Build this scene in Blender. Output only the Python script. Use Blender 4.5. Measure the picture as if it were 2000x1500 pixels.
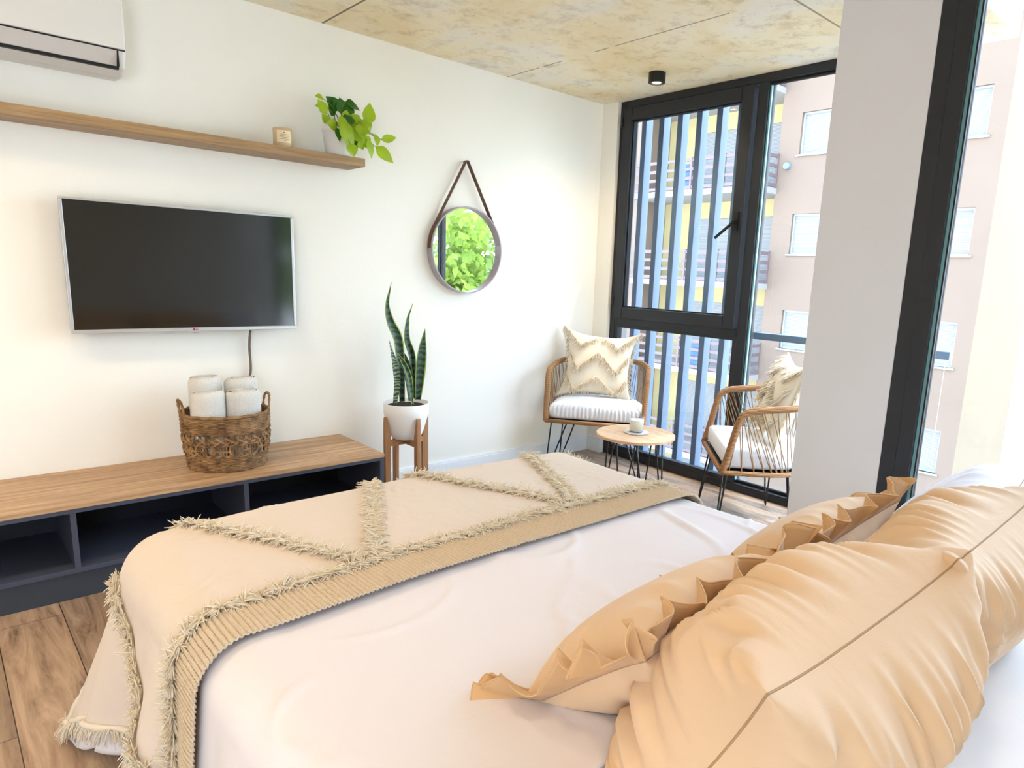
import bpy, bmesh, math, random
from math import sin, cos, pi, radians, sqrt, atan2, hypot, exp, floor
from mathutils import Vector, Matrix, noise

random.seed(7)
S = bpy.context.scene
for o in list(bpy.data.objects):
    bpy.data.objects.remove(o)
COL = S.collection

# ------------------------------------------------------------------ camera
YAW, PITCH, ROLL, FPX = 0.75980622, 0.19537688, -0.04185425, 1316.58
CAMZ = 1.374
fw = Vector((sin(YAW)*cos(PITCH), cos(YAW)*cos(PITCH), -sin(PITCH)))
rt = Vector((cos(YAW), -sin(YAW), 0))
dn = fw.cross(rt)
r2 = cos(ROLL)*rt + sin(ROLL)*dn
d2 = -sin(ROLL)*rt + cos(ROLL)*dn
cd = bpy.data.cameras.new('camera')
cam = bpy.data.objects.new('camera', cd)
COL.objects.link(cam)
M4 = Matrix((r2, -d2, -fw)).transposed().to_4x4()
M4.translation = Vector((0, 0, CAMZ))
cam.matrix_world = M4
cd.sensor_width = 36
cd.lens = FPX/2000*36
cd.shift_x = -100.09/2000
cd.shift_y = 45.64/2000
cd.clip_start = 0.02
cd.clip_end = 400
S.camera = cam

# ------------------------------------------------------------------ sky, sun, exposure
W = bpy.data.worlds.new('sky')
S.world = W
W.use_nodes = True
wn = W.node_tree.nodes
wl = W.node_tree.links
bg = wn['Background']
tc = wn.new('ShaderNodeTexCoord')
sp = wn.new('ShaderNodeSeparateXYZ')
cr = wn.new('ShaderNodeValToRGB')
wl.new(tc.outputs['Generated'], sp.inputs[0])
wl.new(sp.outputs['Z'], cr.inputs[0])
cr.color_ramp.elements[0].position = 0.0
cr.color_ramp.elements[0].color = (0.76, 0.87, 1.0, 1)
cr.color_ramp.elements[1].position = 0.55
cr.color_ramp.elements[1].color = (0.48, 0.70, 1.0, 1)
wl.new(cr.outputs[0], bg.inputs[0])
bg.inputs[1].default_value = 5.0
sl = bpy.data.lights.new('sun', 'SUN')
sl.energy = 1.8
sl.angle = radians(2.5)
sl.color = (1.0, 0.93, 0.82)
sun = bpy.data.objects.new('sun', sl)
COL.objects.link(sun)
sun.rotation_euler = Vector((0.45, -0.75, 1.25)).to_track_quat('Z', 'Y').to_euler()
S.view_settings.view_transform = 'Standard'
S.view_settings.look = 'None'
S.view_settings.gamma = 1
S.view_settings.use_curve_mapping = False
S.view_settings.exposure = 1.1

# ------------------------------------------------------------------ materials
def srgb(r, g, b):
    f = lambda c: ((c/255+0.055)/1.055)**2.4 if c > 10 else c/255/12.92
    return (f(r), f(g), f(b), 1)

def mat(name, col, rough=0.6, metal=0.0, spec=0.4, bump=0.0, bscale=40, var=0.0, vscale=6, stretch=None,
        col2=None, trans=0.0, sheen=0.0, emit=None, estr=0):
    m = bpy.data.materials.new(name)
    m.use_nodes = True
    n, l = m.node_tree.nodes, m.node_tree.links
    b = n['Principled BSDF']
    b.inputs['Base Color'].default_value = col
    b.inputs['Roughness'].default_value = rough
    b.inputs['Metallic'].default_value = metal
    b.inputs['Specular IOR Level'].default_value = spec
    if sheen:
        b.inputs['Sheen Weight'].default_value = sheen
    if emit:
        b.inputs['Emission Color'].default_value = emit
        b.inputs['Emission Strength'].default_value = estr
    t = n.new('ShaderNodeTexCoord')
    mp = n.new('ShaderNodeMapping')
    l.new(t.outputs['Object'], mp.inputs[0])
    if stretch:
        mp.inputs['Scale'].default_value = stretch
    if var or col2:
        nz = n.new('ShaderNodeTexNoise')
        nz.inputs['Scale'].default_value = vscale
        nz.inputs['Detail'].default_value = 6
        l.new(mp.outputs[0], nz.inputs[0])
        rp = n.new('ShaderNodeValToRGB')
        rp.color_ramp.elements[0].position = 0.3
        rp.color_ramp.elements[1].position = 0.7
        c2 = col2 or tuple(c*(1-var) for c in col[:3])+(1,)
        rp.color_ramp.elements[0].color = c2
        rp.color_ramp.elements[1].color = col
        l.new(nz.outputs[0], rp.inputs[0])
        l.new(rp.outputs[0], b.inputs['Base Color'])
    if bump:
        nb = n.new('ShaderNodeTexNoise')
        nb.inputs['Scale'].default_value = bscale
        nb.inputs['Detail'].default_value = 5
        l.new(mp.outputs[0], nb.inputs[0])
        bp = n.new('ShaderNodeBump')
        bp.inputs['Strength'].default_value = bump
        bp.inputs['Distance'].default_value = 0.01
        l.new(nb.outputs[0], bp.inputs['Height'])
        l.new(bp.outputs[0], b.inputs['Normal'])
    if trans:
        tr = n.new('ShaderNodeBsdfTranslucent')
        tr.inputs[0].default_value = col
        mx = n.new('ShaderNodeMixShader')
        mx.inputs[0].default_value = trans
        l.new(b.outputs[0], mx.inputs[1])
        l.new(tr.outputs[0], mx.inputs[2])
        l.new(mx.outputs[0], n['Material Output'].inputs[0])
    return m

def glass_mat(name, tint=(0.98, 0.985, 0.985, 1), ior=1.45):
    m = bpy.data.materials.new(name)
    m.use_nodes = True
    n, l = m.node_tree.nodes, m.node_tree.links
    n.remove(n['Principled BSDF'])
    tr = n.new('ShaderNodeBsdfTransparent')
    tr.inputs[0].default_value = tint
    gl = n.new('ShaderNodeBsdfGlossy')
    gl.inputs['Roughness'].default_value = 0.0
    fr = n.new('ShaderNodeFresnel')
    fr.inputs[0].default_value = ior
    ge = n.new('ShaderNodeNewGeometry')
    inv = n.new('ShaderNodeMath')
    inv.operation = 'SUBTRACT'
    inv.inputs[0].default_value = 1.0
    l.new(ge.outputs['Backfacing'], inv.inputs[1])
    mu = n.new('ShaderNodeMath')
    mu.operation = 'MULTIPLY'
    l.new(fr.outputs[0], mu.inputs[0])
    l.new(inv.outputs[0], mu.inputs[1])
    mx = n.new('ShaderNodeMixShader')
    l.new(mu.outputs[0], mx.inputs[0])
    l.new(tr.outputs[0], mx.inputs[1])
    l.new(gl.outputs[0], mx.inputs[2])
    l.new(mx.outputs[0], n['Material Output'].inputs[0])
    return m

def wood_mat(name, c1, c2, axis='X', rough=0.5, bump=0.15, scale=1.0):
    """grain runs along axis"""
    m = bpy.data.materials.new(name)
    m.use_nodes = True
    n, l = m.node_tree.nodes, m.node_tree.links
    b = n['Principled BSDF']
    t = n.new('ShaderNodeTexCoord')
    mp = n.new('ShaderNodeMapping')
    sc = {'X': (1.2, 22, 22), 'Y': (22, 1.2, 22), 'Z': (22, 22, 1.2)}[axis]
    mp.inputs['Scale'].default_value = tuple(s*scale for s in sc)
    l.new(t.outputs['Object'], mp.inputs[0])
    nz = n.new('ShaderNodeTexNoise')
    nz.inputs['Scale'].default_value = 1.6
    nz.inputs['Detail'].default_value = 8
    nz.inputs['Roughness'].default_value = 0.65
    nz.inputs['Distortion'].default_value = 0.6
    l.new(mp.outputs[0], nz.inputs[0])
    rp = n.new('ShaderNodeValToRGB')
    rp.color_ramp.elements[0].position = 0.35
    rp.color_ramp.elements[1].position = 0.68
    rp.color_ramp.elements[0].color = c1
    rp.color_ramp.elements[1].color = c2
    l.new(nz.outputs[0], rp.inputs[0])
    l.new(rp.outputs[0], b.inputs['Base Color'])
    bp = n.new('ShaderNodeBump')
    bp.inputs['Strength'].default_value = bump
    bp.inputs['Distance'].default_value = 0.004
    l.new(nz.outputs[0], bp.inputs['Height'])
    l.new(bp.outputs[0], b.inputs['Normal'])
    b.inputs['Roughness'].default_value = rough
    return m

def floor_mat():
    m = bpy.data.materials.new('wood_look_floor')
    m.use_nodes = True
    n, l = m.node_tree.nodes, m.node_tree.links
    b = n['Principled BSDF']
    t = n.new('ShaderNodeTexCoord')
    mp = n.new('ShaderNodeMapping')
    mp.inputs['Rotation'].default_value = (0, 0, radians(90))
    mp.inputs['Location'].default_value = (0.65, 0.132, 0)
    l.new(t.outputs['Object'], mp.inputs[0])
    br = n.new('ShaderNodeTexBrick')
    br.inputs['Scale'].default_value = 1
    br.inputs['Brick Width'].default_value = 1.2
    br.inputs['Row Height'].default_value = 0.2
    br.inputs['Mortar Size'].default_value = 0.0016
    br.inputs['Mortar Smooth'].default_value = 0.2
    br.inputs['Color1'].default_value = (0.0, 0, 0, 1)
    br.inputs['Color2'].default_value = (1, 1, 1, 1)
    br.inputs['Mortar'].default_value = (0.5, 0.5, 0.5, 1)
    br.offset = 0.37
    l.new(mp.outputs[0], br.inputs[0])
    mp2 = n.new('ShaderNodeMapping')
    mp2.inputs['Scale'].default_value = (11, 1.3, 1)
    l.new(t.outputs['Object'], mp2.inputs[0])
    nz = n.new('ShaderNodeTexNoise')
    nz.noise_dimensions = '4D'
    nz.inputs['Scale'].default_value = 1.5
    nz.inputs['Detail'].default_value = 9
    nz.inputs['Roughness'].default_value = 0.7
    nz.inputs['Distortion'].default_value = 1.2
    l.new(mp2.outputs[0], nz.inputs['Vector'])
    l.new(br.outputs['Color'], nz.inputs['W'])
    rp = n.new('ShaderNodeValToRGB')
    e = rp.color_ramp.elements
    e[0].position = 0.33
    e[0].color = srgb(84, 68, 54)
    e[1].position = 0.62
    e[1].color = srgb(196, 164, 134)
    x = e.new(0.45)
    x.color = srgb(162, 130, 104)
    l.new(nz.outputs[0], rp.inputs[0])
    mx = n.new('ShaderNodeMixRGB')
    mx.blend_type = 'MULTIPLY'
    mx.inputs[0].default_value = 0.35
    l.new(rp.outputs[0], mx.inputs[1])
    l.new(br.outputs['Color'], mx.inputs[2])
    mo = n.new('ShaderNodeMixRGB')
    mo.inputs[2].default_value = srgb(50, 38, 30)
    l.new(br.outputs['Fac'], mo.inputs[0])
    l.new(mx.outputs[0], mo.inputs[1])
    l.new(mo.outputs[0], b.inputs['Base Color'])
    b.inputs['Roughness'].default_value = 0.38
    bp = n.new('ShaderNodeBump')
    bp.inputs['Strength'].default_value = 0.25
    bp.inputs['Distance'].default_value = 0.004
    l.new(nz.outputs[0], bp.inputs['Height'])
    l.new(bp.outputs[0], b.inputs['Normal'])
    return m

def concrete_mat():
    m = bpy.data.materials.new('raw_concrete_ceiling')
    m.use_nodes = True
    n, l = m.node_tree.nodes, m.node_tree.links
    b = n['Principled BSDF']
    b.inputs['Roughness'].default_value = 0.75
    t = n.new('ShaderNodeTexCoord')
    def nz(scale, det, rough=0.6, dist=0.0):
        k = n.new('ShaderNodeTexNoise')
        k.inputs['Scale'].default_value = scale
        k.inputs['Detail'].default_value = det
        k.inputs['Roughness'].default_value = rough
        k.inputs['Distortion'].default_value = dist
        l.new(t.outputs['Object'], k.inputs[0])
        return k
    def ramp(src, stops):
        r = n.new('ShaderNodeValToRGB')
        e = r.color_ramp.elements
        e[0].position, e[0].color = stops[0]
        e[1].position, e[1].color = stops[-1]
        for p, c in stops[1:-1]:
            q = e.new(p)
            q.color = c
        l.new(src, r.inputs[0])
        return r
    big = nz(1.3, 5, 0.6, 0.5)
    r1 = ramp(big.outputs[0], [(0.30, srgb(238, 214, 164)), (0.46, srgb(246, 232, 198)), (0.56, srgb(242, 234, 216)), (0.70, srgb(228, 222, 208))])
    fine = nz(9, 10, 0.75, 0.3)
    r2 = ramp(fine.outputs[0], [(0.30, srgb(176, 150, 108)), (0.50, (1, 1, 1, 1)), (0.7, (1, 1, 1, 1))])
    mx = n.new('ShaderNodeMixRGB')
    mx.blend_type = 'MULTIPLY'
    mx.inputs[0].default_value = 0.5
    l.new(r1.outputs[0], mx.inputs[1])
    l.new(r2.outputs[0], mx.inputs[2])
    pit = nz(38, 3, 0.5)
    r3 = ramp(pit.outputs[0], [(0.22, srgb(110, 96, 74)), (0.30, (1, 1, 1, 1)), (1, (1, 1, 1, 1))])
    mx2 = n.new('ShaderNodeMixRGB')
    mx2.blend_type = 'MULTIPLY'
    mx2.inputs[0].default_value = 0.6
    l.new(mx.outputs[0], mx2.inputs[1])
    l.new(r3.outputs[0], mx2.inputs[2])
    last = mx2
    sep = n.new('ShaderNodeSeparateXYZ')
    l.new(t.outputs['Object'], sep.inputs[0])
    def M(op, a, bb):
        k = n.new('ShaderNodeMath')
        k.operation = op
        for i, v in enumerate((a, bb)):
            if isinstance(v, (int, float)):
                k.inputs[i].default_value = v
            else:
                l.new(v, k.inputs[i])
        return k.outputs[0]
    # formwork joints between the concrete panels
    brk = nz(2.2, 2)
    for ax, val, w, hard in (('X', 1.66, 0.006, 0.9), ('X', 2.885, 0.005, 0.7), ('Y', 1.72, 0.006, 0.7), ('X', 0.44, 0.006, 0.8)):
        d = M('ABSOLUTE', M('SUBTRACT', sep.outputs[ax], val), 0)
        f = M('LESS_THAN', d, w)
        if hard == 0.7:
            f = M('MULTIPLY', f, M('GREATER_THAN', brk.outputs[0], 0.42))
        k = n.new('ShaderNodeMixRGB')
        k.inputs[2].default_value = srgb(108, 92, 72)
        l.new(M('MULTIPLY', f, hard), k.inputs[0])
        l.new(last.outputs[0], k.inputs[1])
        last = k
    l.new(last.outputs[0], b.inputs['Base Color'])
    bp = n.new('ShaderNodeBump')
    bp.inputs['Strength'].default_value = 0.3
    bp.inputs['Distance'].default_value = 0.006
    l.new(fine.outputs[0], bp.inputs['Height'])
    l.new(bp.outputs[0], b.inputs['Normal'])
    return m

def stripe_mat(name, c1, c2, axis, freq, rough=0.7, bump=0.6, thresh=0.5, waver=0.3):
    m = bpy.data.materials.new(name)
    m.use_nodes = True
    n, l = m.node_tree.nodes, m.node_tree.links
    b = n['Principled BSDF']
    b.inputs['Roughness'].default_value = rough
    t = n.new('ShaderNodeTexCoord')
    w = n.new('ShaderNodeTexWave')
    w.wave_type = 'BANDS'
    w.bands_direction = axis
    w.inputs['Scale'].default_value = freq
    w.inputs['Distortion'].default_value = waver
    w.inputs['Detail'].default_value = 2
    l.new(t.outputs['Object'], w.inputs[0])
    rp = n.new('ShaderNodeValToRGB')
    rp.color_ramp.elements[0].position = max(0, thresh-0.2)
    rp.color_ramp.elements[1].position = min(1, thresh+0.2)
    rp.color_ramp.elements[0].color = c1
    rp.color_ramp.elements[1].color = c2
    l.new(w.outputs[0], rp.inputs[0])
    l.new(rp.outputs[0], b.inputs['Base Color'])
    if bump:
        bp = n.new('ShaderNodeBump')
        bp.inputs['Strength'].default_value = bump
        bp.inputs['Distance'].default_value = 0.003
        l.new(w.outputs[0], bp.inputs['Height'])
        l.new(bp.outputs[0], b.inputs['Normal'])
    return m

def fabric_mat(name, col, rough=0.85, wr=0.25, wscale=5, weave=350, var=0.05):
    """soft cloth: fine weave and low wide creases as bump"""
    m = mat(name, col, rough, spec=0.2, sheen=0.15)
    n, l = m.node_tree.nodes, m.node_tree.links
    b = n['Principled BSDF']
    t = n.new('ShaderNodeTexCoord')
    a = n.new('ShaderNodeTexNoise')
    a.inputs['Scale'].default_value = wscale
    a.inputs['Detail'].default_value = 5
    a.inputs['Distortion'].default_value = 1.0
    l.new(t.outputs['Object'], a.inputs[0])
    c = n.new('ShaderNodeTexNoise')
    c.inputs['Scale'].default_value = weave
    l.new(t.outputs['Object'], c.inputs[0])
    b1 = n.new('ShaderNodeBump')
    b1.inputs['Strength'].default_value = wr
    b1.inputs['Distance'].default_value = 0.02
    l.new(a.outputs[0], b1.inputs['Height'])
    b2 = n.new('ShaderNodeBump')
    b2.inputs['Strength'].default_value = 0.15
    b2.inputs['Distance'].default_value = 0.001
    l.new(c.outputs[0], b2.inputs['Height'])
    l.new(b1.outputs[0], b2.inputs['Normal'])
    l.new(b2.outputs[0], b.inputs['Normal'])
    return m

WHITE = mat('white_wall_paint', srgb(245, 241, 231), 0.75, spec=0.25, bump=0.06, bscale=120)
GREYW = mat('light_grey_wall_paint', srgb(226, 224, 226), 0.7, spec=0.25, bump=0.05, bscale=120)
TAUPE = mat('taupe_wall_paint', srgb(222, 214, 202), 0.8)
CONC = concrete_mat()
FLOOR = floor_mat()
BASEB = mat('white_baseboard', srgb(236, 238, 240), 0.45)
BLACKF = mat('anthracite_window_frame', srgb(34, 37, 43), 0.42, spec=0.4, bump=0.08, bscale=400)
GASK = mat('black_gasket', srgb(14, 14, 16), 0.6)
GLASS = glass_mat('window_glass')
GEDGE = mat('green_glass_edge', srgb(120, 170, 175), 0.25)
CHROME = mat('brushed_metal', srgb(190, 192, 195), 0.3, metal=1)
OAKX = wood_mat('oak_shelf', srgb(134, 104, 70), srgb(184, 148, 104), 'X')
OAKT = wood_mat('oak_console_top', srgb(148, 112, 78), srgb(212, 172, 128), 'X', rough=0.45)
OAKTAB = wood_mat('oak_table_top', srgb(196, 152, 112), srgb(232, 196, 158), 'Y')
BAMB = wood_mat('bamboo', srgb(150, 104, 66), srgb(190, 140, 92), 'Z')
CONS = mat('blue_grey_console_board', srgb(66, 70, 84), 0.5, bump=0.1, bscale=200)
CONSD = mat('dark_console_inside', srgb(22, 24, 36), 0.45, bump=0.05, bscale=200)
PLINTH = mat('dark_plinth', srgb(52, 56, 62), 0.6, bump=0.1, bscale=300)
SILVER = mat('silver_bezel', srgb(196, 198, 200), 0.3, metal=0.6)
SCREEN = mat('dark_glossy_screen', srgb(16, 17, 17), 0.10, spec=0.75)
TVBACK = mat('black_plastic', srgb(20, 20, 22), 0.5)
RED = mat('red_logo', srgb(170, 30, 50), 0.4)
ACW = mat('white_plastic', srgb(232, 228, 222), 0.35)
ACG = mat('grey_plastic_flap', srgb(205, 198, 192), 0.4)
RATTAN = stripe_mat('rattan_wrap', srgb(132, 90, 54), srgb(184, 138, 92), 'Z', 45, bump=0.7, waver=1.5)
CORD = mat('rattan_cord', srgb(160, 122, 80), 0.6, var=0.3, vscale=60)
BLK = mat('black_metal_rod', srgb(22, 22, 26), 0.4)
CUSH = fabric_mat('white_cushion_cotton', srgb(238, 238, 242), wr=0.2, wscale=9)
CREAM = fabric_mat('cream_cotton', srgb(238, 226, 204), wr=0.15, wscale=8)
FRNG = mat('cream_cotton_fringe', srgb(253, 242, 222), 0.8, var=0.08, vscale=30, trans=0.4)
THROW = fabric_mat('natural_cotton_throw', srgb(214, 196, 178), wr=0.35, wscale=7)
RIB = mat('ribbed_knit_border', srgb(216, 194, 166), 0.9, bump=0.6, bscale=260, var=0.06, vscale=200)
DUVET = fabric_mat('white_duvet_cotton', srgb(222, 212, 210), rough=0.7, wr=0.35, wscale=3.0)
SHEET = fabric_mat('white_sheet', srgb(238, 236, 236), wr=0.2, wscale=4)
TAN = fabric_mat('tan_cotton_pillowcase', srgb(218, 184, 148), rough=0.75, wr=0.12, wscale=10)
TAN2 = fabric_mat('golden_tan_ruffle_cotton', srgb(206, 164, 118), rough=0.75, wr=0.12, wscale=10)
LILAC = fabric_mat('pale_grey_pillowcase', srgb(222, 216, 220), wr=0.15, wscale=8)
SEAM = mat('stitched_seam', srgb(170, 138, 102), 0.9)
POT = mat('white_pot', srgb(238, 236, 234), 0.4)
SOIL = mat('dark_soil', srgb(48, 34, 26), 0.95, bump=1.0, bscale=90, var=0.5, vscale=80)
SNAKE = stripe_mat('snake_plant_leaf', srgb(10, 26, 20), srgb(44, 84, 50), 'Z', 9, rough=0.4, bump=0.1, waver=9)
SNAKEY = mat('snake_plant_leaf_edge', srgb(150, 170, 70), 0.4)
SNAKEL = stripe_mat('pale_banded_snake_leaf', srgb(24, 50, 34), srgb(130, 150, 110), 'Z', 16, rough=0.4, bump=0.1, waver=7)
PLEAF = mat('bright_pothos_leaf', srgb(170, 200, 40), 0.4, trans=0.35, var=0.25, vscale=14)
PLEAFD = mat('deep_green_pothos_leaf', srgb(58, 112, 30), 0.4, trans=0.25, var=0.3, vscale=14)
STEM = mat('brown_green_stem', srgb(110, 120, 50), 0.6)
BASK = mat('seagrass_rope', srgb(176, 136, 92), 0.8, var=0.0, col2=srgb(92, 64, 40), vscale=26, bump=0.6, bscale=120)
TOWEL = mat('white_terry', srgb(246, 240, 230), 0.95, bump=1.0, bscale=260, sheen=0.3)
LEATH = mat('brown_leather_strap', srgb(92, 56, 36), 0.5)
MFRM = mat('grey_lacquered_rim', srgb(168, 160, 164), 0.35)
MIRR = mat('mirror_glass', (0.95, 0.95, 0.95, 1), 0.0, metal=1)
WAX = mat('cream_wax', srgb(240, 234, 214), 0.5)
JAR = mat('amber_candle_jar', srgb(216, 186, 146), 0.25, var=0.1, vscale=10)
JLAB = mat('cream_jar_label', srgb(238, 218, 178), 0.6)
JTXT = mat('brown_label_print', srgb(120, 92, 60), 0.6)
COAST = mat('white_crochet', srgb(232, 226, 220), 0.9, bump=0.8, bscale=200)
CABLE = stripe_mat('braided_cable', srgb(60, 44, 36), srgb(150, 132, 112), 'Z', 60, bump=0.3, waver=2)
LAMPB = mat('black_lamp_body', srgb(20, 18, 17), 0.4)
BULB = mat('warm_bulb', srgb(255, 214, 150), 0.4, emit=(1, 0.72, 0.38, 1), estr=12)
SLATM = mat('grey_aluminium_slat', srgb(88, 112, 140), 0.4, spec=0.5)
RAILM = mat('blue_grey_rail', srgb(104, 124, 144), 0.4)
STUC = mat('pink_cream_stucco', srgb(112, 95, 82), 0.9, bump=0.3, bscale=8, var=0.06, vscale=0.7)
STUCY = mat('yellow_cream_stucco', srgb(166, 152, 108), 0.9, bump=0.3, bscale=8, var=0.08, vscale=0.8)
STUCS = mat('pale_cream_stucco', srgb(118, 103, 82), 0.9, bump=0.3, bscale=8, var=0.08, vscale=0.8)
SHUT = stripe_mat('white_roller_shutter', srgb(100, 102, 104), srgb(134, 134, 132), 'Z', 7.5, bump=0.5, waver=0)
WFRM = mat('white_window_frame', srgb(140, 146, 146), 0.5)
PANE = mat('pale_blue_window_pane', srgb(96, 140, 146), 0.15)
BROWN = mat('brown_timber_rail', srgb(100, 84, 84), 0.7)
SLABW = mat('white_slab_edge', srgb(140, 136, 132), 0.8)
CLOTH2 = mat('blue_laundry', srgb(60, 90, 130), 0.8, var=0.4, vscale=4)
GROUND = mat('pale_street_paving', srgb(120, 112, 102), 0.9, var=0.2, vscale=0.5)
TLEAF = mat('sunlit_tree_leaf', srgb(142, 168, 66), 0.6, trans=0.45, var=0.35, vscale=0.9)
BARK = mat('tree_bark', srgb(92, 76, 58), 0.9)
BEDB = mat('taupe_bed_base', srgb(140, 126, 112), 0.8)

# ------------------------------------------------------------------ mesh helpers
class MB:
    def __init__(s):
        s.v = []; s.f = []; s.mi = []; s.cur = 0
    def add(s, vs, fs):
        k = len(s.v)
        s.v += [tuple(p) for p in vs]
        s.f += [tuple(i+k for i in f) for f in fs]
        s.mi += [s.cur]*len(fs)
        return s
    def box(s, x0, x1, y0, y1, z0, z1):
        vs = [(x, y, z) for x in (x0, x1) for y in (y0, y1) for z in (z0, z1)]
        return s.add(vs, [(0, 1, 3, 2), (4, 6, 7, 5), (0, 4, 5, 1), (2, 3, 7, 6), (0, 2, 6, 4), (1, 5, 7, 3)])
    def grid(s, fn, nu, nv, wrapu=False):
        vs = [fn(i/nu, j/nv) for i in range(nu if wrapu else nu+1) for j in range(nv+1)]
        fs = []
        n = nv+1
        for i in range(nu):
            i2 = (i+1) % nu if wrapu else i+1
            for j in range(nv):
                fs.append((i*n+j, i2*n+j, i2*n+j+1, i*n+j+1))
        return s.add(vs, fs)
    def tube(s, pts, r, n=8, closed=False, caps=True):
        pts = [Vector(p) for p in pts]
        m = len(pts)
        vs = []
        ref = None
        for i, p in enumerate(pts):
            if closed:
                t = (pts[(i+1) % m]-pts[i-1])
            else:
                t = pts[min(i+1, m-1)]-pts[max(i-1, 0)]
            if t.length < 1e-9:
                t = Vector((0, 0, 1))
            t.normalize()
            if ref is None:
                ref = Vector((0, 0, 1)) if abs(t.z) < 0.9 else Vector((1, 0, 0))
            a = ref-t*ref.dot(t)
            if a.length < 1e-6:
                a = t.orthogonal()
            a.normalize()
            ref = a
            b = t.cross(a)
            rr = r(i/(m-1 if not closed else m)) if callable(r) else r
            for k in range(n):
                q = 2*pi*k/n
                vs.append(p+a*cos(q)*rr+b*sin(q)*rr)
        fs = []
        for i in range(m if closed else m-1):
            i2 = (i+1) % m
            for k in range(n):
                fs.append((i*n+k, i2*n+k, i2*n+(k+1) % n, i*n+(k+1) % n))
        if caps and not closed:
            fs.append(tuple(range(n))[::-1])
            fs.append(tuple((m-1)*n+k for k in range(n)))
        return s.add(vs, fs)
    def lathe(s, prof, cx, cy, n=40, cap0=True, cap1=True):
        vs = []
        for r, z in prof:
            for k in range(n):
                q = 2*pi*k/n
                vs.append((cx+r*cos(q), cy+r*sin(q), z))
        fs = []
        for i in range(len(prof)-1):
            for k in range(n):
                fs.append((i*n+k, i*n+(k+1) % n, (i+1)*n+(k+1) % n, (i+1)*n+k))
        if cap0:
            fs.append(tuple(range(n))[::-1])
        if cap1:
            fs.append(tuple((len(prof)-1)*n+k for k in range(n)))
        return s.add(vs, fs)
    def build(s, name, m, parent=None, smooth=False, bevel=0, subd=0, solid=0, loc=None, rot=None):
        fixn = len(s.f) < 5000
        me = bpy.data.meshes.new(name)
        me.from_pydata(s.v, [], s.f)
        ms = m if isinstance(m, (list, tuple)) else [m]
        for k in ms:
            me.materials.append(k)
        if len(ms) > 1:
            me.polygons.foreach_set('material_index', s.mi)
        if smooth:
            me.polygons.foreach_set('use_smooth', [True]*len(me.polygons))
        me.validate()
        if fixn:
            bm = bmesh.new()
            bm.from_mesh(me)
            bmesh.ops.recalc_face_normals(bm, faces=bm.faces)
            bm.to_mesh(me)
            bm.free()
        me.update()
        o = bpy.data.objects.new(name, me)
        COL.objects.link(o)
        if parent:
            o.parent = parent
        if loc:
            o.location = loc
        if rot:
            o.rotation_euler = rot
        if solid:
            q = o.modifiers.new('solid', 'SOLIDIFY')
            q.thickness = solid
            q.offset = 0
        if bevel:
            q = o.modifiers.new('bevel', 'BEVEL')
            q.width = bevel
            q.segments = 2
            q.limit_method = 'ANGLE'
            q.angle_limit = radians(40)
        if subd:
            q = o.modifiers.new('sub', 'SUBSURF')
            q.levels = subd
            q.render_levels = subd
        return o

def thing(name, label, cat, loc=(0, 0, 0), rz=0, group=None):
    o = bpy.data.objects.new(name, None)
    COL.objects.link(o)
    o.location = loc
    o.rotation_euler = (0, 0, rz)
    o.empty_display_size = 0.1
    return tag(o, label, cat, group)

def tag(o, label, cat, group=None):
    o['label'] = label
    o['category'] = cat
    if group:
        o['group'] = group
    return o

def struct(o, label=None):
    o['kind'] = 'structure'
    if label:
        o['label'] = label
    return o

def rel(parent, mb):
    """meshes are written in world coordinates; shift them to the parent's frame"""
    inv = (Matrix.Translation(parent.location) @ parent.rotation_euler.to_matrix().to_4x4()).inverted()
    mb.v = [tuple(inv @ Vector(p)) for p in mb.v]
    return mb

def spline(pts, n=8):
    """catmull-rom through pts"""
    P = [Vector(p) for p in pts]
    P = [P[0]*2-P[1]]+P+[P[-1]*2-P[-2]]
    out = []
    for i in range(1, len(P)-2):
        for k in range(n):
            t = k/n
            a, b, c, d = P[i-1], P[i], P[i+1], P[i+2]
            out.append(0.5*((2*b)+(c-a)*t+(2*a-5*b+4*c-d)*t*t+(3*b-a-3*c+d)*t**3))
    out.append(P[-2])
    return out

def nz(x, y=0.0, z=0.0):
    return noise.noise(Vector((x, y, z)))

# ------------------------------------------------------------------ the room
YW = 3.686      # wall with the television
XW = 3.81       # bay window plane
XB = 2.80       # bedroom window plane
HC = 2.60
XL = -2.2
YB = -1.0

struct(MB().box(XL, XW, YB, YW, -0.12, 0).build('floor', FLOOR))
struct(MB().box(XW, 4.10, 1.13, YW+0.2, -0.12, -0.005).build('trim_1', SLABW), 'outer edge of the floor slab below the bay window')
cb = MB().box(XL, XB+0.2, YB, YW+0.15, HC, HC+0.2)
cb.box(XB+0.2, 4.04, 1.13, YW+0.15, HC, HC+0.2)
struct(cb.build('ceiling', CONC))
struct(MB().box(XL, XW+0.2, YW, YW+0.15, 0, HC).build('wall_front', WHITE))
struct(MB().box(XW-0.03, XW+0.2, 3.535, YW, 0, HC).build('wall_right', WHITE))
struct(MB().box(XB, XB+0.2, 1.045, 1.425, 0, HC).build('wall_pillar', GREYW, bevel=0.003))
b = MB().box(XL, -1.95, YB-0.15, YB, 0, HC).box(-0.65, XB+0.2, YB-0.15, YB, 0, HC).box(-1.95, -0.65, YB-0.15, YB, 2.45, HC)
struct(b.build('wall_back', TAUPE))
d1 = bpy.data.objects.new('fill_door_1', None)  # added glazed opening behind the camera, brings fill daylight into the room
COL.objects.link(d1)
struct(d1, 'added glazed door for fill daylight, unseen behind the head of the bed')
b = MB()
for x in (-1.95, -0.71):
    b.box(x, x+0.06, YB-0.10, YB-0.03, 0, 2.45)
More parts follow.
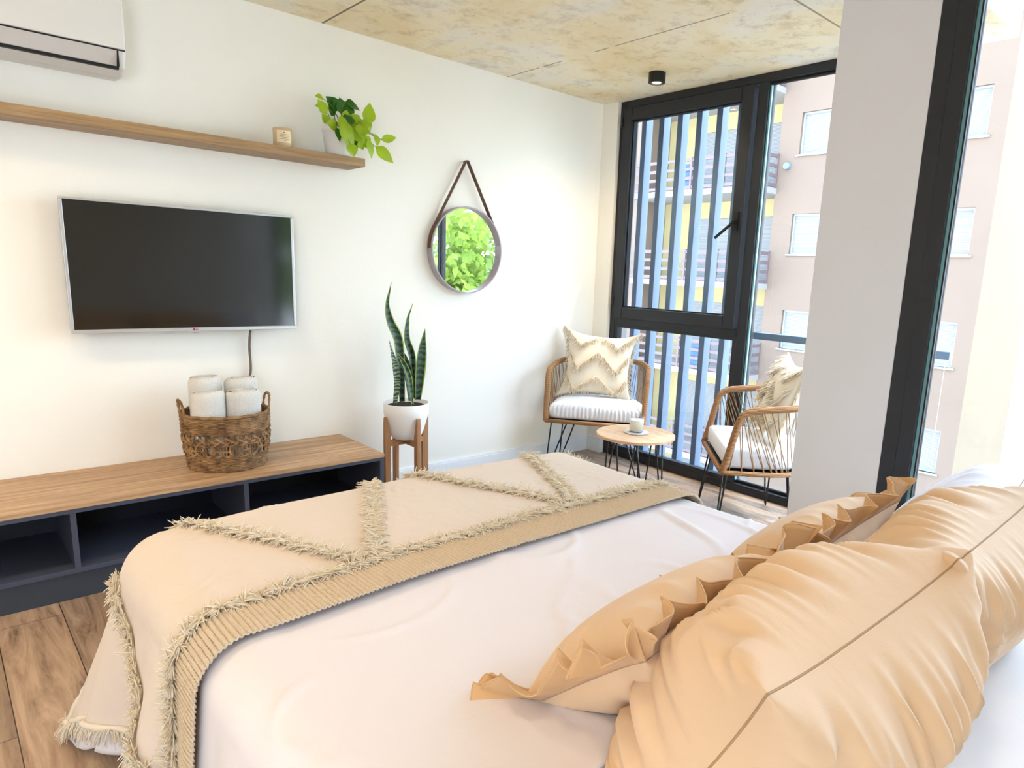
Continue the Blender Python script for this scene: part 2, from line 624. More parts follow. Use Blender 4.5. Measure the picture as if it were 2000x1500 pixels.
b.box(-1.89, -0.71, YB-0.10, YB-0.03, 0, 0.06).box(-1.89, -0.71, YB-0.10, YB-0.03, 2.39, 2.45)
b.build('door_frame', BLACKF, d1, bevel=0.003)
MB().box(-1.89, -0.71, YB-0.07, YB-0.06, 0.06, 2.39).build('pane', GLASS, d1)
struct(MB().box(XL-0.15, XL, YB, YW, 0, HC).build('wall_left', WHITE))

def baseboard(name, x0, x1, y0, y1):
    b = MB().box(x0, x1, y0, y1, 0, 0.105)
    if y1 == YW:
        b.box(x0, x1, y0+0.006, y1, 0.105, 0.118)
    else:
        b.box(x0+0.006, x1, y0, y1, 0.105, 0.118)
    struct(b.build(name, BASEB, bevel=0.002))
baseboard('baseboard_front', 1.70, XW-0.03, YW-0.018, YW)
baseboard('baseboard_right', XW-0.048, XW-0.03, 3.535, YW-0.018)

# ---- bay window
w1 = bpy.data.objects.new('window_1', None)
COL.objects.link(w1)
struct(w1, 'tall anthracite framed bay window beside the two rattan chairs')
def fr(mb, y0, y1, z0, z1, wy0, wy1, wz0, wz1, x0, x1):
    """rectangular frame in the plane x"""
    mb.box(x0, x1, y0, y0+wy0, z0, z1)
    mb.box(x0, x1, y1-wy1, y1, z0, z1)
    mb.box(x0, x1, y0+wy0, y1-wy1, z0, z0+wz0)
    mb.box(x0, x1, y0+wy0, y1-wy1, z1-wz1, z1)
    return mb
f1 = fr(MB(), 1.38, 3.535, 0.0, HC, 0.012, 0.05, 0.055, 0.05, XW, XW+0.09)
f1.box(XW, XW+0.09, 2.345, 2.415, 0.055, HC-0.05)
f1.box(XW, XW+0.09, 2.415, 3.485, 1.015, 1.075)
f1.build('window_frame', BLACKF, w1, bevel=0.004)
fr(MB(), 1.392, 2.345, 0.055, HC-0.05, 0.012, 0.012, 0.02, 0.015, XW+0.03, XW+0.05).build('glazing_bead', GASK, w1)
sash = fr(MB(), 2.43, 3.49, 1.065, 2.545, 0.085, 0.085, 0.085, 0.085, XW-0.022, XW+0.05)
sash.build('sash', BLACKF, w1, bevel=0.006)
fr(MB(), 2.515, 3.405, 1.15, 2.46, 0.008, 0.008, 0.008, 0.008, XW-0.005, XW+0.03).build('sash_gasket', GASK, w1)
fr(MB(), 2.415, 3.485, 0.055, 1.015, 0.03, 0.03, 0.03, 0.02, XW+0.005, XW+0.05).build('glazing_bead', BLACKF, w1)
for y0, y1, z0, z1 in ((2.52, 3.40, 1.155, 2.455), (2.44, 3.46, 0.08, 1.0), (1.40, 2.335, 0.07, 2.54)):
    MB().box(XW+0.02, XW+0.032, y0, y1, z0, z1).build('pane', GLASS, w1)
MB().box(XW+0.015, XW+0.036, 2.333, 2.343, 0.075, 2.53).build('glass_spacer', GEDGE, w1)
h = MB().tube([(XW-0.02, 2.475, 1.74), (XW-0.055, 2.475, 1.74)], 0.012, 12)
h.box(XW-0.034, XW-0.022, 2.46, 2.49, 1.68, 1.80)
h.tube([(XW-0.055, 2.470, 1.745), (XW-0.06, 2.50, 1.715), (XW-0.06, 2.60, 1.64)], 0.0095, 10)
h.build('handle', LAMPB, w1, smooth=False)
hg = MB()
for z in (1.16, 2.42):
    hg.tube([(XW-0.028, 3.493, z), (XW-0.028, 3.493, z+0.07)], 0.008, 8)
hg.build('hinge', LAMPB, w1)

# added glazed return of the bay, unseen behind the pillar, lets in light
w3 = bpy.data.objects.new('added_window_3', None)
COL.objects.link(w3)
struct(w3, 'added glazed side of the bay for daylight, unseen behind the pillar')
g = MB()
g.box(XB+0.2, XW, 1.36, 1.40, 0, 0.06).box(XB+0.2, XW, 1.36, 1.40, HC-0.06, HC)
g.box(XB+0.2, XB+0.25, 1.36, 1.40, 0.06, HC-0.06)
g.build('window_frame', BLACKF, w3)
MB().box(XB+0.25, XW, 1.375, 1.385, 0.06, HC-0.06).build('pane', GLASS, w3)

# ---- bedroom window
w2 = bpy.data.objects.new('window_2', None)
COL.objects.link(w2)
struct(w2, 'large anthracite framed bedroom window right of the pillar')
f2 = MB()
f2.box(XB-0.002, XB+0.10, 0.985, 1.045, 0, HC)
f2.box(XB-0.002, XB+0.10, YB, 0.985, HC-0.05, HC)
f2.box(XB-0.002, XB+0.10, YB, 0.985, 0, 0.05)
f2.build('window_frame', BLACKF, w2, bevel=0.003)
f2 = MB()
f2.box(XB-0.010, XB+0.06, 0.925, 0.984, 0.05, HC-0.05)
f2.box(XB-0.010, XB+0.06, -0.35, 0.925, HC-0.12, HC-0.05)
f2.box(XB-0.010, XB+0.06, -0.35, 0.925, 0.05, 0.12)
f2.box(XB-0.010, XB+0.06, -0.41, -0.35, 0.05, HC-0.05)
f2.build('sash', BLACKF, w2, bevel=0.003)
MB().box(XB+0.005, XB+0.03, 0.912, 0.925, 0.12, HC-0.12).build('glass_spacer', GEDGE, w2)
MB().box(XB+0.0, XB+0.034, 0.906, 0.912, 0.12, HC-0.12).build('gasket', GASK, w2)
MB().box(XB+0.012, XB+0.024, -0.35, 0.906, 0.12, HC-0.12).build('pane', GLASS, w2)
MB().box(XB+0.012, XB+0.024, YB, -0.41, 0.05, HC-0.05).build('pane', GLASS, w2)

# ------------------------------------------------------------------ bed
BXL, BXR, BYF, BYH, BZ = 0.33, 1.98, 2.10, -0.08, 0.60
bed = thing('bed', 'double bed with white mattress standing opposite the television', 'bed', ((BXL+BXR)/2, 1.0, 0))
rel(bed, MB().box(BXL+0.05, BXR-0.05, BYH, BYF-0.06, 0.08, 0.30)).build('bed_base', BEDB, bed, bevel=0.01)
for x in (BXL+0.12, BXR-0.12):
    for y in (BYH+0.1, BYF-0.16):
        rel(bed, MB().tube([(x, y, 0), (x, y, 0.08)], 0.025, 12)).build('leg', BLK, bed)
rel(bed, MB().box(BXL+0.03, BXR-0.03, BYH, BYF-0.04, 0.30, BZ-0.03)).build('mattress', SHEET, bed, bevel=0.05)

def arc(s, r):
    """cloth length s past an edge -> (out, down)"""
    q = r*pi/2
    if s <= q:
        a = s/r
        return r*sin(a), r*(1-cos(a))
    return r, r+(s-q)

def drape(px, py, off=0.0, r=0.09, flare=0.05, folds=0.0):
    """flat cloth coordinate laid over the bed"""
    ex, ey = BXL+r, BYF-r
    ox = 0.0; sx = 0
    if px < ex:
        ox = ex-px; sx = -1
    elif px > BXR-r:
        ox = px-(BXR-r); sx = 1
    oy = max(0.0, py-ey)
    bx = min(max(px, ex), BXR-r)
    by = min(py, ey)
    m = hypot(ox, oy)
    top = BZ+off + 0.018*sin(pi*min(1, max(0, (px-BXL)/(BXR-BXL))))
    if m < 1e-6:
        return Vector((bx, by, top + 0.004*nz(px*3, py*3)))
    dx, dy = ox/m, oy/m
    R = r+off
    o, d = arc(m, R)
    c = (2*dx*dy)**2 if ox > 0 and oy > 0 else 0.0
    hang = max(0.0, m-R*1.57)
    tilt = c*0.38
    o += hang*(flare+tilt*0.9)
    d -= hang*(1-cos(tilt*1.1))
    if folds and hang > 0:
        along = by+bx*1.0+atan2(dy, dx)*0.5
        o += folds*hang*(1-c)*(sin(along*13+2.5*nz(along*2, 3.3))*0.5+0.5+0.3*sin(along*29))
    z = top-d
    return Vector((bx+sx*dx*o, by+dy*o, max(z, 0.012+off)))

def cloth(name, x0, x1, y0, y1, nu, nv, m, off, parent=None, solid=0.004, folds=0.12, bumpf=None, z_min=None):
    def fn(u, v):
        px, py = x0+(x1-x0)*u, y0+(y1-y0)*v
        p = drape(px, py, off, folds=folds)
        if bumpf:
            p = p+bumpf(px, py)
        return p
    b = MB().grid(fn, nu, nv)
    if parent:
        rel(parent, b)
    return b.build(name, m, parent, smooth=True, solid=solid)

def duvet_b(px, py):
    # thin ironing creases and low puffs
    z = 0.010*nz(px*2.3, py*2.3, 1.7)
    for s, f in ((0.0, 4.5), (7.3, 6.0)):
        k = nz(px*f*0.5+s, py*f*0.5, s)
        z += 0.007*exp(-(k/0.035)**2)*max(0, nz(px*3+s, py*3, 9.1)+0.25)*2
    return Vector((0, 0, z if BXL+0.02 < px < BXR-0.02 else z*0.4))
dv = cloth('duvet', BXL-0.52, BXR+0.40, 0.62, BYF+0.40, 230, 200, DUVET, 0.004, solid=0.006, folds=0.16, bumpf=duvet_b)
tag(dv, 'pinkish white cotton duvet cover spread smooth across the bed', 'duvet')
sh = cloth('bed_sheet', BXL-0.40, BXR+0.35, BYH-0.02, 0.70, 120, 60, SHEET, -0.008, solid=0.004,
           bumpf=lambda x, y: Vector((0, 0, 0.006*nz(x*4, y*4, 5))))
tag(sh, 'white fitted sheet on the bed behind the tan pillows', 'sheet')

# ---- throw blanket across the foot
throw = thing('throw_blanket', 'natural cotton throw with fringed zigzag lines over the foot of the bed', 'blanket', (1.15, 1.7, BZ))
TX0, TX1, TY0, TY1 = BXL-0.47, BXR+0.42, 1.475, BYF+0.36
def crinkle(px, py):
    k = nz(px*22, py*22, 2.0)
    return Vector((0, 0, 0.008*exp(-(k/0.07)**2)*max(0, nz(px*7, py*7)+0.05) + 0.006*nz(px*2.1, py*2.8, 8)))
cloth('throw_panel', TX0, TX1, TY0, TY1, 230, 110, THROW, 0.023, throw, solid=0.004, folds=0.2, bumpf=crinkle)
cloth('ribbed_border', TX0, TX1, 1.335, 1.48, 1500, 12, RIB, 0.025, throw, solid=0.004, folds=0.2, bumpf=lambda a, b: crinkle(a, b)+(drape(a, b, 0.0275, folds=0.2)-drape(a, b, 0.025, folds=0.2))*sin(a*2*pi/0.0115)*0.9)

def strand(mb, p, d, ln, r, droop):
    d = d.normalized()
    q = p.copy()
    pts = [q.copy()]
    v = d.copy()
    for k in range(3):
        v = (v+Vector((0, 0, -droop))).normalized()
        q = q+v*(ln/3)
        pts.append(q.copy())
    mb.tube(pts, lambda t: r*(1-0.55*t), 3, caps=False)

def fringe(path, density, ln, parent, m, off=0.029, spread=0.9, r=0.0019, core=0.008, side=None, surf=None, jitter=0.005, droop=0.25, knots=False):
    """shaggy line of cotton strands sewn along a path given in cloth coordinates"""
    surf = surf or (lambda a, b: drape(a, b, off, folds=0.2)+crinkle(a, b))
    mb = MB()
    px_seed = random.random()*50
    tot = sum(hypot(path[i+1][0]-path[i][0], path[i+1][1]-path[i][1]) for i in range(len(path)-1))
    n = int(tot*density)
    pts = []
    seglen = []
    for i in range(len(path)-1):
        seglen.append(hypot(path[i+1][0]-path[i][0], path[i+1][1]-path[i][1]))
    def at(t):
        s = t*tot
        for i, L in enumerate(seglen):
            if s <= L or i == len(seglen)-1:
                f = s/L if L else 0
                a, b = path[i], path[i+1]
                return a[0]+(b[0]-a[0])*f, a[1]+(b[1]-a[1])*f
            s -= L
    NC = max(4, int(tot*60))
    cp = []
    for i in range(NC+1):
        a, b = at(i/NC)
        cp.append(surf(a+random.uniform(-1, 1)*0.002, b+random.uniform(-1, 1)*0.002)+Vector((0, 0, core*0.4)))
    mb.tube(cp, lambda t: core*(0.75+0.5*abs(sin(t*NC*0.9))), 6)
    for i in range(n):
        t = (i+random.random())/n
        a, b = at(t)
        a2, b2 = at(min(1, t+0.01)) if t < 0.98 else at(t)
        p = surf(a, b)
        e = 0.01
        tu = surf(a+e, b)-p
        tv = surf(a, b+e)-p
        nn = tu.cross(tv).normalized()
        tdir = (surf(a2, b2)-p)
        if tdir.length < 1e-5:
            a2, b2 = at(max(0, t-0.01)); tdir = p-surf(a2, b2)
        tdir.normalize()
        sd = nn.cross(tdir)
        sg = side if side else random.choice((-1, 1))
        clump = sin(t*tot*85)*0.6
        up = random.uniform(0.15, 0.8)
        if knots:
            clump = sin(t*tot*150)*1.1
            up = random.uniform(0.2, 1.0)*(0.6+0.5*sin(t*tot*150+1.2))
            sg = 1 if nz(t*tot*26, px_seed) > 0 else -1
            if random.random() < 0.35:
                sg = -sg
        d = sd*sg*random.uniform(0.5, 1.0)+tdir*(clump+random.uniform(-spread, spread)*0.6)+nn*up
        strand(mb, p+nn*core*0.5+sd*random.uniform(-jitter, jitter), d, ln*random.uniform(0.6, 1.25), r, droop)
    return rel(parent, mb).build('fringe', m, parent, smooth=True)

YS = 1.478
LA, LBM, LC = 0.765, 1.47, 2.15
for pth in (
        [(TX0, YS), (0.30, YS), (0.9, YS+0.005), (1.5, YS-0.005), (TX1, YS)],
        [(0.46, TY1-0.28), (0.48, 2.05), (0.60, 1.80), (0.745, YS+0.02)],
        [(1.07, TY1-0.28), (1.06, 2.05), (0.93, 1.80), (0.785, YS+0.02)],
        [(1.20, TY1-0.28), (1.23, 2.04), (1.34, 1.78), (1.455, YS+0.02)],
        [(1.78, TY1-0.28), (1.76, 2.05), (1.63, 1.76), (1.485, YS+0.02)],
        [(1.96, TY1-0.30), (1.98, 2.04), (2.08, 1.78), (2.20, YS+0.02)],
        [(0.26, TY1-0.28), (0.22, 2.04), (0.10, 1.78), (-0.04, YS+0.02)]):
    fringe(pth, 1500, 0.034, throw, FRNG, r=0.0026, core=0.005, jitter=0.010, droop=0.18, knots=True)
fringe([(TX0, 1.36), (TX0, TY1)], 700, 0.04, throw, FRNG, side=1, droop=0.5)
fringe([(TX0, TY1), (TX1, TY1)], 350, 0.04, throw, FRNG, side=1, droop=0.5)
fringe([(TX1, TY1), (TX1, 1.36)], 300, 0.04, throw, FRNG, side=1, droop=0.5)

# ------------------------------------------------------------------ pillows
def pillow_fn(w, h, t, wr=0.012, n=2.6, pw=0.42, ears=0.03, seed=0.0, side=1, gath=14, asym=0.0):
    def fn(u, v):
        a, b = 2*u-1, 2*v-1
        # even out sampling towards the edges
        a = sin(a*pi/2)*0.75+a*0.25
        b = sin(b*pi/2)*0.75+b*0.25
        # edges bow inward between the corners
        x = a*w/2*(1-0.05*(1-abs(b)**2)*abs(a)) + a*ears*abs(a*b)**4
        z = b*h/2*(1-0.05*(1-abs(a)**2)*abs(b)) + b*ears*abs(a*b)**4
        k = max(0.0, (1-abs(a)**n)*(1-abs(b)**n))
        y = t/2*k**pw
        e = 1-max(abs(a), abs(b))
        # gathers run in from the seams
        fade = exp(-((e-0.16)/0.26)**2)
        gx = nz(x*gath, z*2.2, seed)
        gz = nz(z*gath, x*2.2, seed+5)
        wa = abs(b)**3/(abs(a)**3+abs(b)**3+1e-6)
        g = gx*wa+gz*(1-wa)
        ridge = 1-abs(g)*2.6
        y += wr*k**0.3*(fade*max(-0.6, ridge)+0.35*nz(x*5, z*5, seed+9))
        y += asym*k*nz(x*3, z*3, seed+3)
        return Vector((x, -y*side, z))
    return fn

def pillow(name, label, loc, rot, w, h, t, m, res=(96, 80), seam=True, ruffle=None, cat='pillow', group=None, seed=0.0, wr=0.012, pw=0.42, ears=0.03, gath=14):
    o = thing(name, label, cat, loc, 0, group)
    o.rotation_euler = rot
    b = MB()
    f1 = pillow_fn(w, h, t, wr, seed=seed, side=1, pw=pw, ears=ears, gath=gath)
    f2 = pillow_fn(w, h, t, wr, seed=seed+20, side=-1, pw=pw, ears=ears, gath=gath)
    if cat == 'pillow':
        from mathutils import Euler
        Rm = Euler(rot).to_matrix()
        Ri = Rm.inverted()
        L0 = Vector(loc)
        def rest(f, zf=0.622):
            def g(u, v):
                q = Rm @ f(u, v)+L0
                if q.z < zf:
                    q.z = zf+0.04*(q.z-zf)
                return Ri @ (q-L0)
            return g
        f1, f2 = rest(f1), rest(f2)
    b.grid(f1, *res)
    b.grid(lambda u, v: f2(1-u, v), *res)
    b.build('pillowcase', m, o, smooth=True)
    ring = [(i/60, 0) for i in range(60)]+[(1, i/50) for i in range(50)]+[(1-i/60, 1) for i in range(60)]+[(0, 1-i/50) for i in range(50)]
    if seam:
        MB().tube([f1(*q) for q in ring], 0.0016, 6, closed=True).build('seam', SEAM, o, smooth=True)
    if ruffle:
        mb = MB()
        N = 720
        base = []
        for q in ring:
            base.append(f1(*q))
        L = len(base)
        def rf(u, v):
            s = (u*L) % L
            i = int(s); f = s-i
            p = base[i % L].lerp(base[(i+1) % L], f)
            out = Vector((p.x/(w/2), 0, p.z/(h/2)))
            ax, az = abs(out.x), abs(out.z)
            d = Vector((out.x if ax > 0.9 else 0, 0, out.z if az > 0.9 else 0))
            if d.length < 0.1:
                d = out
            d.normalize()
            tan = Vector((-d.z, 0, d.x))
            low = min(1.0, max(0.0, (-p.z/(h/2)-0.75)/0.2))*(1-min(1.0, max(0.0, (abs(p.x)/(w/2)-0.9)/0.08)))
            d = (d+Vector((0, 0.75-1.5*low, 0))).normalized()
            bn = tan.cross(d)
            ph = u*2*pi*17+3.0*nz(u*14, seed)
            amp = (0.15+0.85*v)*v**0.4
            wv = 0.027*amp*sin(ph)+0.006*amp*sin(ph*2.3+1)
            tt = 0.010*amp*sin(2*ph)
            hh = ruffle*v*(0.9+0.2*nz(u*30, 4+seed))*(1-0.6*low)
            wv *= 1-0.6*low
            return p+d*hh+tan*tt+bn*wv
        mb.grid(rf, N, 8)
        mb.build('ruffle', TAN2, o, smooth=True, solid=0.002)
        hem = [rf(i/N, 1.0) for i in range(N)]
        MB().tube(hem, 0.0016, 5, closed=True).build('ruffle_hem', TAN2, o, smooth=True)
    return o

# the two large tan pillows, seam up
pillow('pillow', 'large plain tan pillow nearest the camera, crumpled, seam upward', (0.98, 0.44, 0.697), (radians(28), 0, radians(-1)), 0.60, 0.44, 0.38, TAN, seed=1.3, wr=0.044, pw=0.43, ears=0.035, gath=22, res=(130, 100))
pillow('pillow', 'large plain tan pillow behind the nearest one, towards the window', (1.585, 0.44, 0.70), (radians(28), 0, radians(1)), 0.62, 0.44, 0.34, TAN, seed=4.1, wr=0.044, pw=0.5, ears=0.035, gath=22, res=(130, 100))
pillow('pillow', 'pale grey pillow at the far right edge, beyond the tan pillows', (2.06, 0.55, 0.715), (radians(45), 0, radians(8)), 0.46, 0.40, 0.24, LILAC, ears=0.012, seed=9.1, wr=0.015)
pillow('ruffled_pillow', 'golden tan ruffle edged pillow leaning in front of the nearest pillow', (0.995, 0.728, 0.698), (radians(50), 0, radians(5)), 0.50, 0.30, 0.19, TAN, ruffle=0.084, seed=2.2)
pillow('ruffled_pillow', 'golden tan ruffle edged pillow mostly hidden behind the farther pillow', (1.62, 0.765, 0.690), (radians(52), 0, radians(4)), 0.50, 0.29, 0.19, TAN, ruffle=0.084, seed=6.2)

# ------------------------------------------------------------------ television
tv = thing('television', 'flat television with thin silver bezel mounted on the white wall', 'television', (0.94, 3.60, 1.32), 0)
tv.rotation_euler = (0, 0, 0)
b = MB().box(-0.487, 0.487, -0.012, 0.020, -0.287, 0.287)
b.build('casing', TVBACK, tv, bevel=0.006)
b = MB()
for x0, x1, z0, z1 in ((-0.489, 0.489, 0.277, 0.289), (-0.489, 0.489, -0.289, -0.272), (-0.489, -0.477, -0.272, 0.277), (0.477, 0.489, -0.272, 0.277)):
    b.box(x0, x1, -0.018, -0.002, z0, z1)
b.build('bezel', SILVER, tv, bevel=0.002)
MB().box(-0.477, 0.477, -0.014, -0.010, -0.272, 0.277).build('screen', SCREEN, tv)
b = MB().grid(lambda u, v: Vector((-0.035+0.07*u, -0.019+0.001*v, -0.289-0.010*sin(pi*u)*v)), 12, 2)
b.box(-0.035, 0.035, -0.020, -0.016, -0.292, -0.288)
b.build('logo_plate', SILVER, tv)
lg = MB().tube([(-0.006, -0.0185, -0.2805), (-0.006, -0.0200, -0.2805)], 0.0052, 20)
lg.box(0.002, 0.0035, -0.0200, -0.0185, -0.285, -0.277).box(0.002, 0.006, -0.0200, -0.0185, -0.285, -0.2838)
lg.box(0.0085, 0.0097, -0.0200, -0.0185, -0.285, -0.277).box(0.0085, 0.0135, -0.0200, -0.0185, -0.285, -0.2838)
lg.box(0.0085, 0.0135, -0.0200, -0.0185, -0.2782, -0.277).box(0.0123, 0.0135, -0.0200, -0.0185, -0.285, -0.281)
lg.build('logo', RED, tv)
MB().box(-0.16, 0.16, 0.020, 0.084, -0.12, 0.12).build('wall_bracket', TVBACK, tv)
cb = spline([(0.275, 0.040, -0.27), (0.270, 0.060, -0.38), (0.273, 0.066, -0.50), (0.262, 0.070, -0.60), (0.262, 0.070, -0.91)], 10)
MB().tube(cb, 0.0065, 10).build('power_cable', CABLE, tv, smooth=True)

# ------------------------------------------------------------------ console
con = thing('tv_console', 'low media console with oak top and dark open compartments under the television', 'console', (0.65, 3.42, 0))
CX0, CX1, CY0, CY1 = -0.45, 1.70, 3.155, YW
rel(con, MB().box(CX0-0.002, CX1, CY0-0.004, CY1-0.002, 0.381, 0.400)).build('console_top', OAKT, con, bevel=0.0015)
b = MB()
b.box(CX0, CX1-0.002, CY0, CY1-0.002, 0.363, 0.381)
b.box(CX0, CX1-0.002, CY0, CY1-0.002, 0.112, 0.132)
b.box(CX1-0.024, CX1-0.002, CY0, CY1-0.002, 0.132, 0.363)
b.box(CX0, CX0+0.022, CY0, CY1-0.002, 0.132, 0.363)
rel(con, b).build('carcass', CONS, con, bevel=0.001)
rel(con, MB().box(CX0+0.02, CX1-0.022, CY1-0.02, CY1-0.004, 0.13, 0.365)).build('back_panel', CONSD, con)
for x in (0.343, 1.0):
    rel(con, MB().box(x-0.010, x+0.010, CY0+0.004, CY1-0.02, 0.132, 0.363)).build('divider', CONS, con)
rel(con, MB().box(CX0+0.01, CX1-0.03, CY0+0.012, CY1-0.01, 0, 0.112)).build('plinth', PLINTH, con)

# ------------------------------------------------------------------ shelf and what stands on it
sf = MB().box(-0.6, 1.787, 3.486, YW-0.001, 1.888, 1.930).build('wall_shelf', OAKX, bevel=0.0015)
tag(sf, 'long floating oak shelf on the wall above the television', 'shelf')

jar = thing('candle_jar', 'small amber glass candle jar with cream label on the oak shelf', 'candle', (1.383, 3.56, 1.930))
MB().lathe([(0.040, 0), (0.044, 0.004), (0.044, 0.090), (0.042, 0.092), (0.040, 0.090), (0.040, 0.075), (0.001, 0.074)], 0, 0, 40, True, False).build('jar', JAR, jar, smooth=True)
lab = MB().grid(lambda u, v: Vector((0.0447*cos(-2.55+1.6*u), 0.0447*sin(-2.55+1.6*u), 0.022+0.056*v)), 16, 1)
lab.build('jar_label', JLAB, jar, smooth=True)
tx = MB()
def lab_pt(s, z, r=0.0452):
    q = -1.75+s/0.0447
    return Vector((r*cos(q), r*sin(q), z))
tx.add([lab_pt(0.003*cos(k*pi/4), 0.068+0.003*sin(k*pi/4)) for k in range(8)], [tuple(range(8))])
random.seed(3)
for z, w in ((0.058, 0.018), (0.051, 0.022), (0.044, 0.016), (0.037, 0.020), (0.030, 0.010)):
    x = -w
    while x < w:
        c = random.uniform(0.0012, 0.0035)
        tx.add([lab_pt(x, z), lab_pt(x+c, z), lab_pt(x+c, z+0.0026), lab_pt(x, z+0.0026)], [(0, 1, 2, 3)])
        x += c+0.0014
tx.build('label_print', JTXT, jar)

# pothos
po = thing('pothos_plant', 'bright green trailing pothos in a white pot on the oak shelf', 'plant', (1.675, 3.575, 1.930))
MB().lathe([(0.056, 0), (0.060, 0.004), (0.074, 0.120), (0.079, 0.122), (0.079, 0.142), (0.074, 0.143), (0.070, 0.120), (0.001, 0.116)], 0, 0, 40, True, False).build('pot', POT, po, smooth=True)
MB().lathe([(0.066, 0.122), (0.03, 0.130), (0.001, 0.132)], 0, 0, 24, False, False).build('soil', SOIL, po)
def leaf_mesh(mb, a, b, wd, nrm, curl=0.15, heart=True, nu=10, nv=6):
    a, b = Vector(a), Vector(b)
    d = b-a
    L = d.length
    d.normalize()
    s = d.cross(Vector(nrm)).normalized()
    n2 = s.cross(d)
    def fn(u, v):
        w = (sin(pi*min(1, u**0.62))**0.85) if heart else sin(pi*u)
        w = max(w, 0.0)
        if u > 0.7:
            w *= 1-((u-0.7)/0.3)**1.5*0.25
        q = (v*2-1)*w*wd/2
        back = -0.08*L*(abs(v*2-1)**1.5)*(1 if u < 0.05 else 0) if heart else 0
        return a+d*(u*L+back)+s*q+n2*(curl*abs(q)-0.22*L*u*u)
    mb.grid(fn, nu, nv)
def PX(X, Y, dy=0.0):
    a, b = X/1000, Y/1000
    return Vector((1.2616+0.343*a-0.0174*b+0.0076*a*b+0.0332*a*a-1.675, 3.53+dy-3.575, 2.2301+0.0764*a-0.3465*b-0.0282*a*b+0.0057*a*a-1.930))
LV = [((870, 280), (765, 240), .03, 0, 0), ((905, 470), (812, 295), .05, 0, 0), ((940, 600), (868, 475), .045, 0, 0), ((1070, 390), (928, 262), .05, 1, .02),
      ((1150, 500), (1120, 265), .085, 1, .0), ((1190, 330), (1385, 405), .05, 1, .01), ((1050, 480), (958, 385), .04, 1, .02), ((1130, 570), (1160, 435), .04, 0, -.03),
      ((1200, 590), (1390, 565), .06, 0, -.01), ((1445, 595), (1470, 342), .055, 0, -.01), ((1050, 640), (1215, 985), .07, 0, -.06), ((1150, 900), (1185, 1055), .05, 0, -.07),
      ((1240, 690), (1430, 705), .065, 0, -.03), ((1200, 790), (1370, 720), .055, 0, -.04), ((1350, 780), (1405, 945), .05, 0, -.04), ((1400, 850), (1465, 1075), .045, 0, -.05),
      ((1520, 765), (1530, 910), .04, 0, -.03), ((1620, 825), (1820, 785), .035, 0, -.02), ((1525, 935), (1725, 1135), .05, 0, -.04), ((1210, 870), (1340, 860), .04, 1, -.03),
      ((1395, 595), (1470, 710), .05, 0, -.03), ((1010, 650), (880, 610), .045, 0, -.03), ((1080, 600), (1190, 760), .055, 1, -.04), ((860, 375), (765, 372), .02, 0, 0),
      ((980, 690), (1040, 860), .03, 1, -.06), ((1100, 420), (1010, 300), .06, 1, 0), ((1130, 620), (1080, 800), .05, 0, -.05), ((1290, 640), (1330, 820), .05, 0, -.05), ((1240, 520), (1330, 640), .055, 0, -.02), ((1330, 620), (1440, 640), .05, 0, -.04), ((1180, 400), (1270, 420), .07, 1, 0), ((1100, 560), (1010, 660), .04, 0, -.05), ((1290, 850), (1350, 960), .045, 0, -.05), ((1180, 520), (1130, 640), .05, 1, -.03), ((1180, 470), (1240, 330), .06, 1, .02)]
random.seed(11)
for a, b2, w, dk, dy in LV:
    mb = MB()
    leaf_mesh(mb, PX(*a, dy), PX(*b2, dy-random.uniform(0, .03)), w*1.3, (random.uniform(-.5, .5), -1, random.uniform(-.1, .7)), heart=True)
    mb.build('leaf', PLEAFD if dk else PLEAF, po, smooth=True)
st = MB()
for a, b2, w, dk, dy in LV:
    e = PX(*a, dy)
    s0 = Vector((random.uniform(-.03, .03), random.uniform(-.03, .03), 0.128))
    md = (s0+e)/2+Vector((0, -0.01, 0.03))
    if e.x > 0.09:
        md = Vector((0.07, -0.05, 0.15))
    st.tube(spline([s0, md, e], 6), 0.0018, 5)
st.build('stems', STEM, po, smooth=True)

# ------------------------------------------------------------------ air conditioner
ac = thing('air_conditioner', 'white split air conditioner high on the wall above the shelf', 'air conditioner', (0.32, YW, 2.12))
def ac_prof(t):
    # y (from wall, negative) and z from bottom-back round the front to the top
    P = [(0, 0.0), (-0.12, -0.005), (-0.175, 0.018), (-0.195, 0.06), (-0.205, 0.085), (-0.210, 0.2), (-0.205, 0.285), (-0.18, 0.30), (0, 0.30)]
    return P[t]
def section(x0, x1, idx, out=0.0, rnd=True):
    mb = MB()
    vs = []
    for x, s in ((x0, 1.0), (x1, 1.0)):
        for i in idx:
            y, z = ac_prof(i)
            vs.append((x, y, z))
    n = len(idx)
    fs = [(i, i+1, n+i+1, n+i) for i in range(n-1)]
    fs.append(tuple(range(n))[::-1])
    fs.append(tuple(range(n, 2*n)))
    mb.add(vs, fs)
    return mb
section(-0.45, 0.40, range(9)).build('body', ACW, ac, bevel=0.012)
MB().box(-0.45, 0.398, -0.216, -0.19, 0.086, 0.282).build('front_panel', ACW, ac, bevel=0.008)
fl = MB()
fl.add([(-0.42, -0.2085, 0.080), (0.365, -0.2085, 0.080), (0.365, -0.187, 0.024), (-0.42, -0.187, 0.024),
        (-0.42, -0.190, 0.080), (0.365, -0.190, 0.080), (0.365, -0.175, 0.030), (-0.42, -0.175, 0.030)],
       [(0, 1, 2, 3), (4, 7, 6, 5), (0, 4, 5, 1), (3, 2, 6, 7), (1, 5, 6, 2), (0, 3, 7, 4)])
fl.build('air_flap', ACG, ac)
gp = MB().box(-0.42, 0.372, -0.1905, -0.17, 0.012, 0.022).box(0.366, 0.371, -0.2075, -0.18, 0.02, 0.082)
gp.box(-0.43, 0.395, -0.2105, -0.2, 0.0815, 0.0855)
gp.build('air_outlet_gap', GASK, ac)
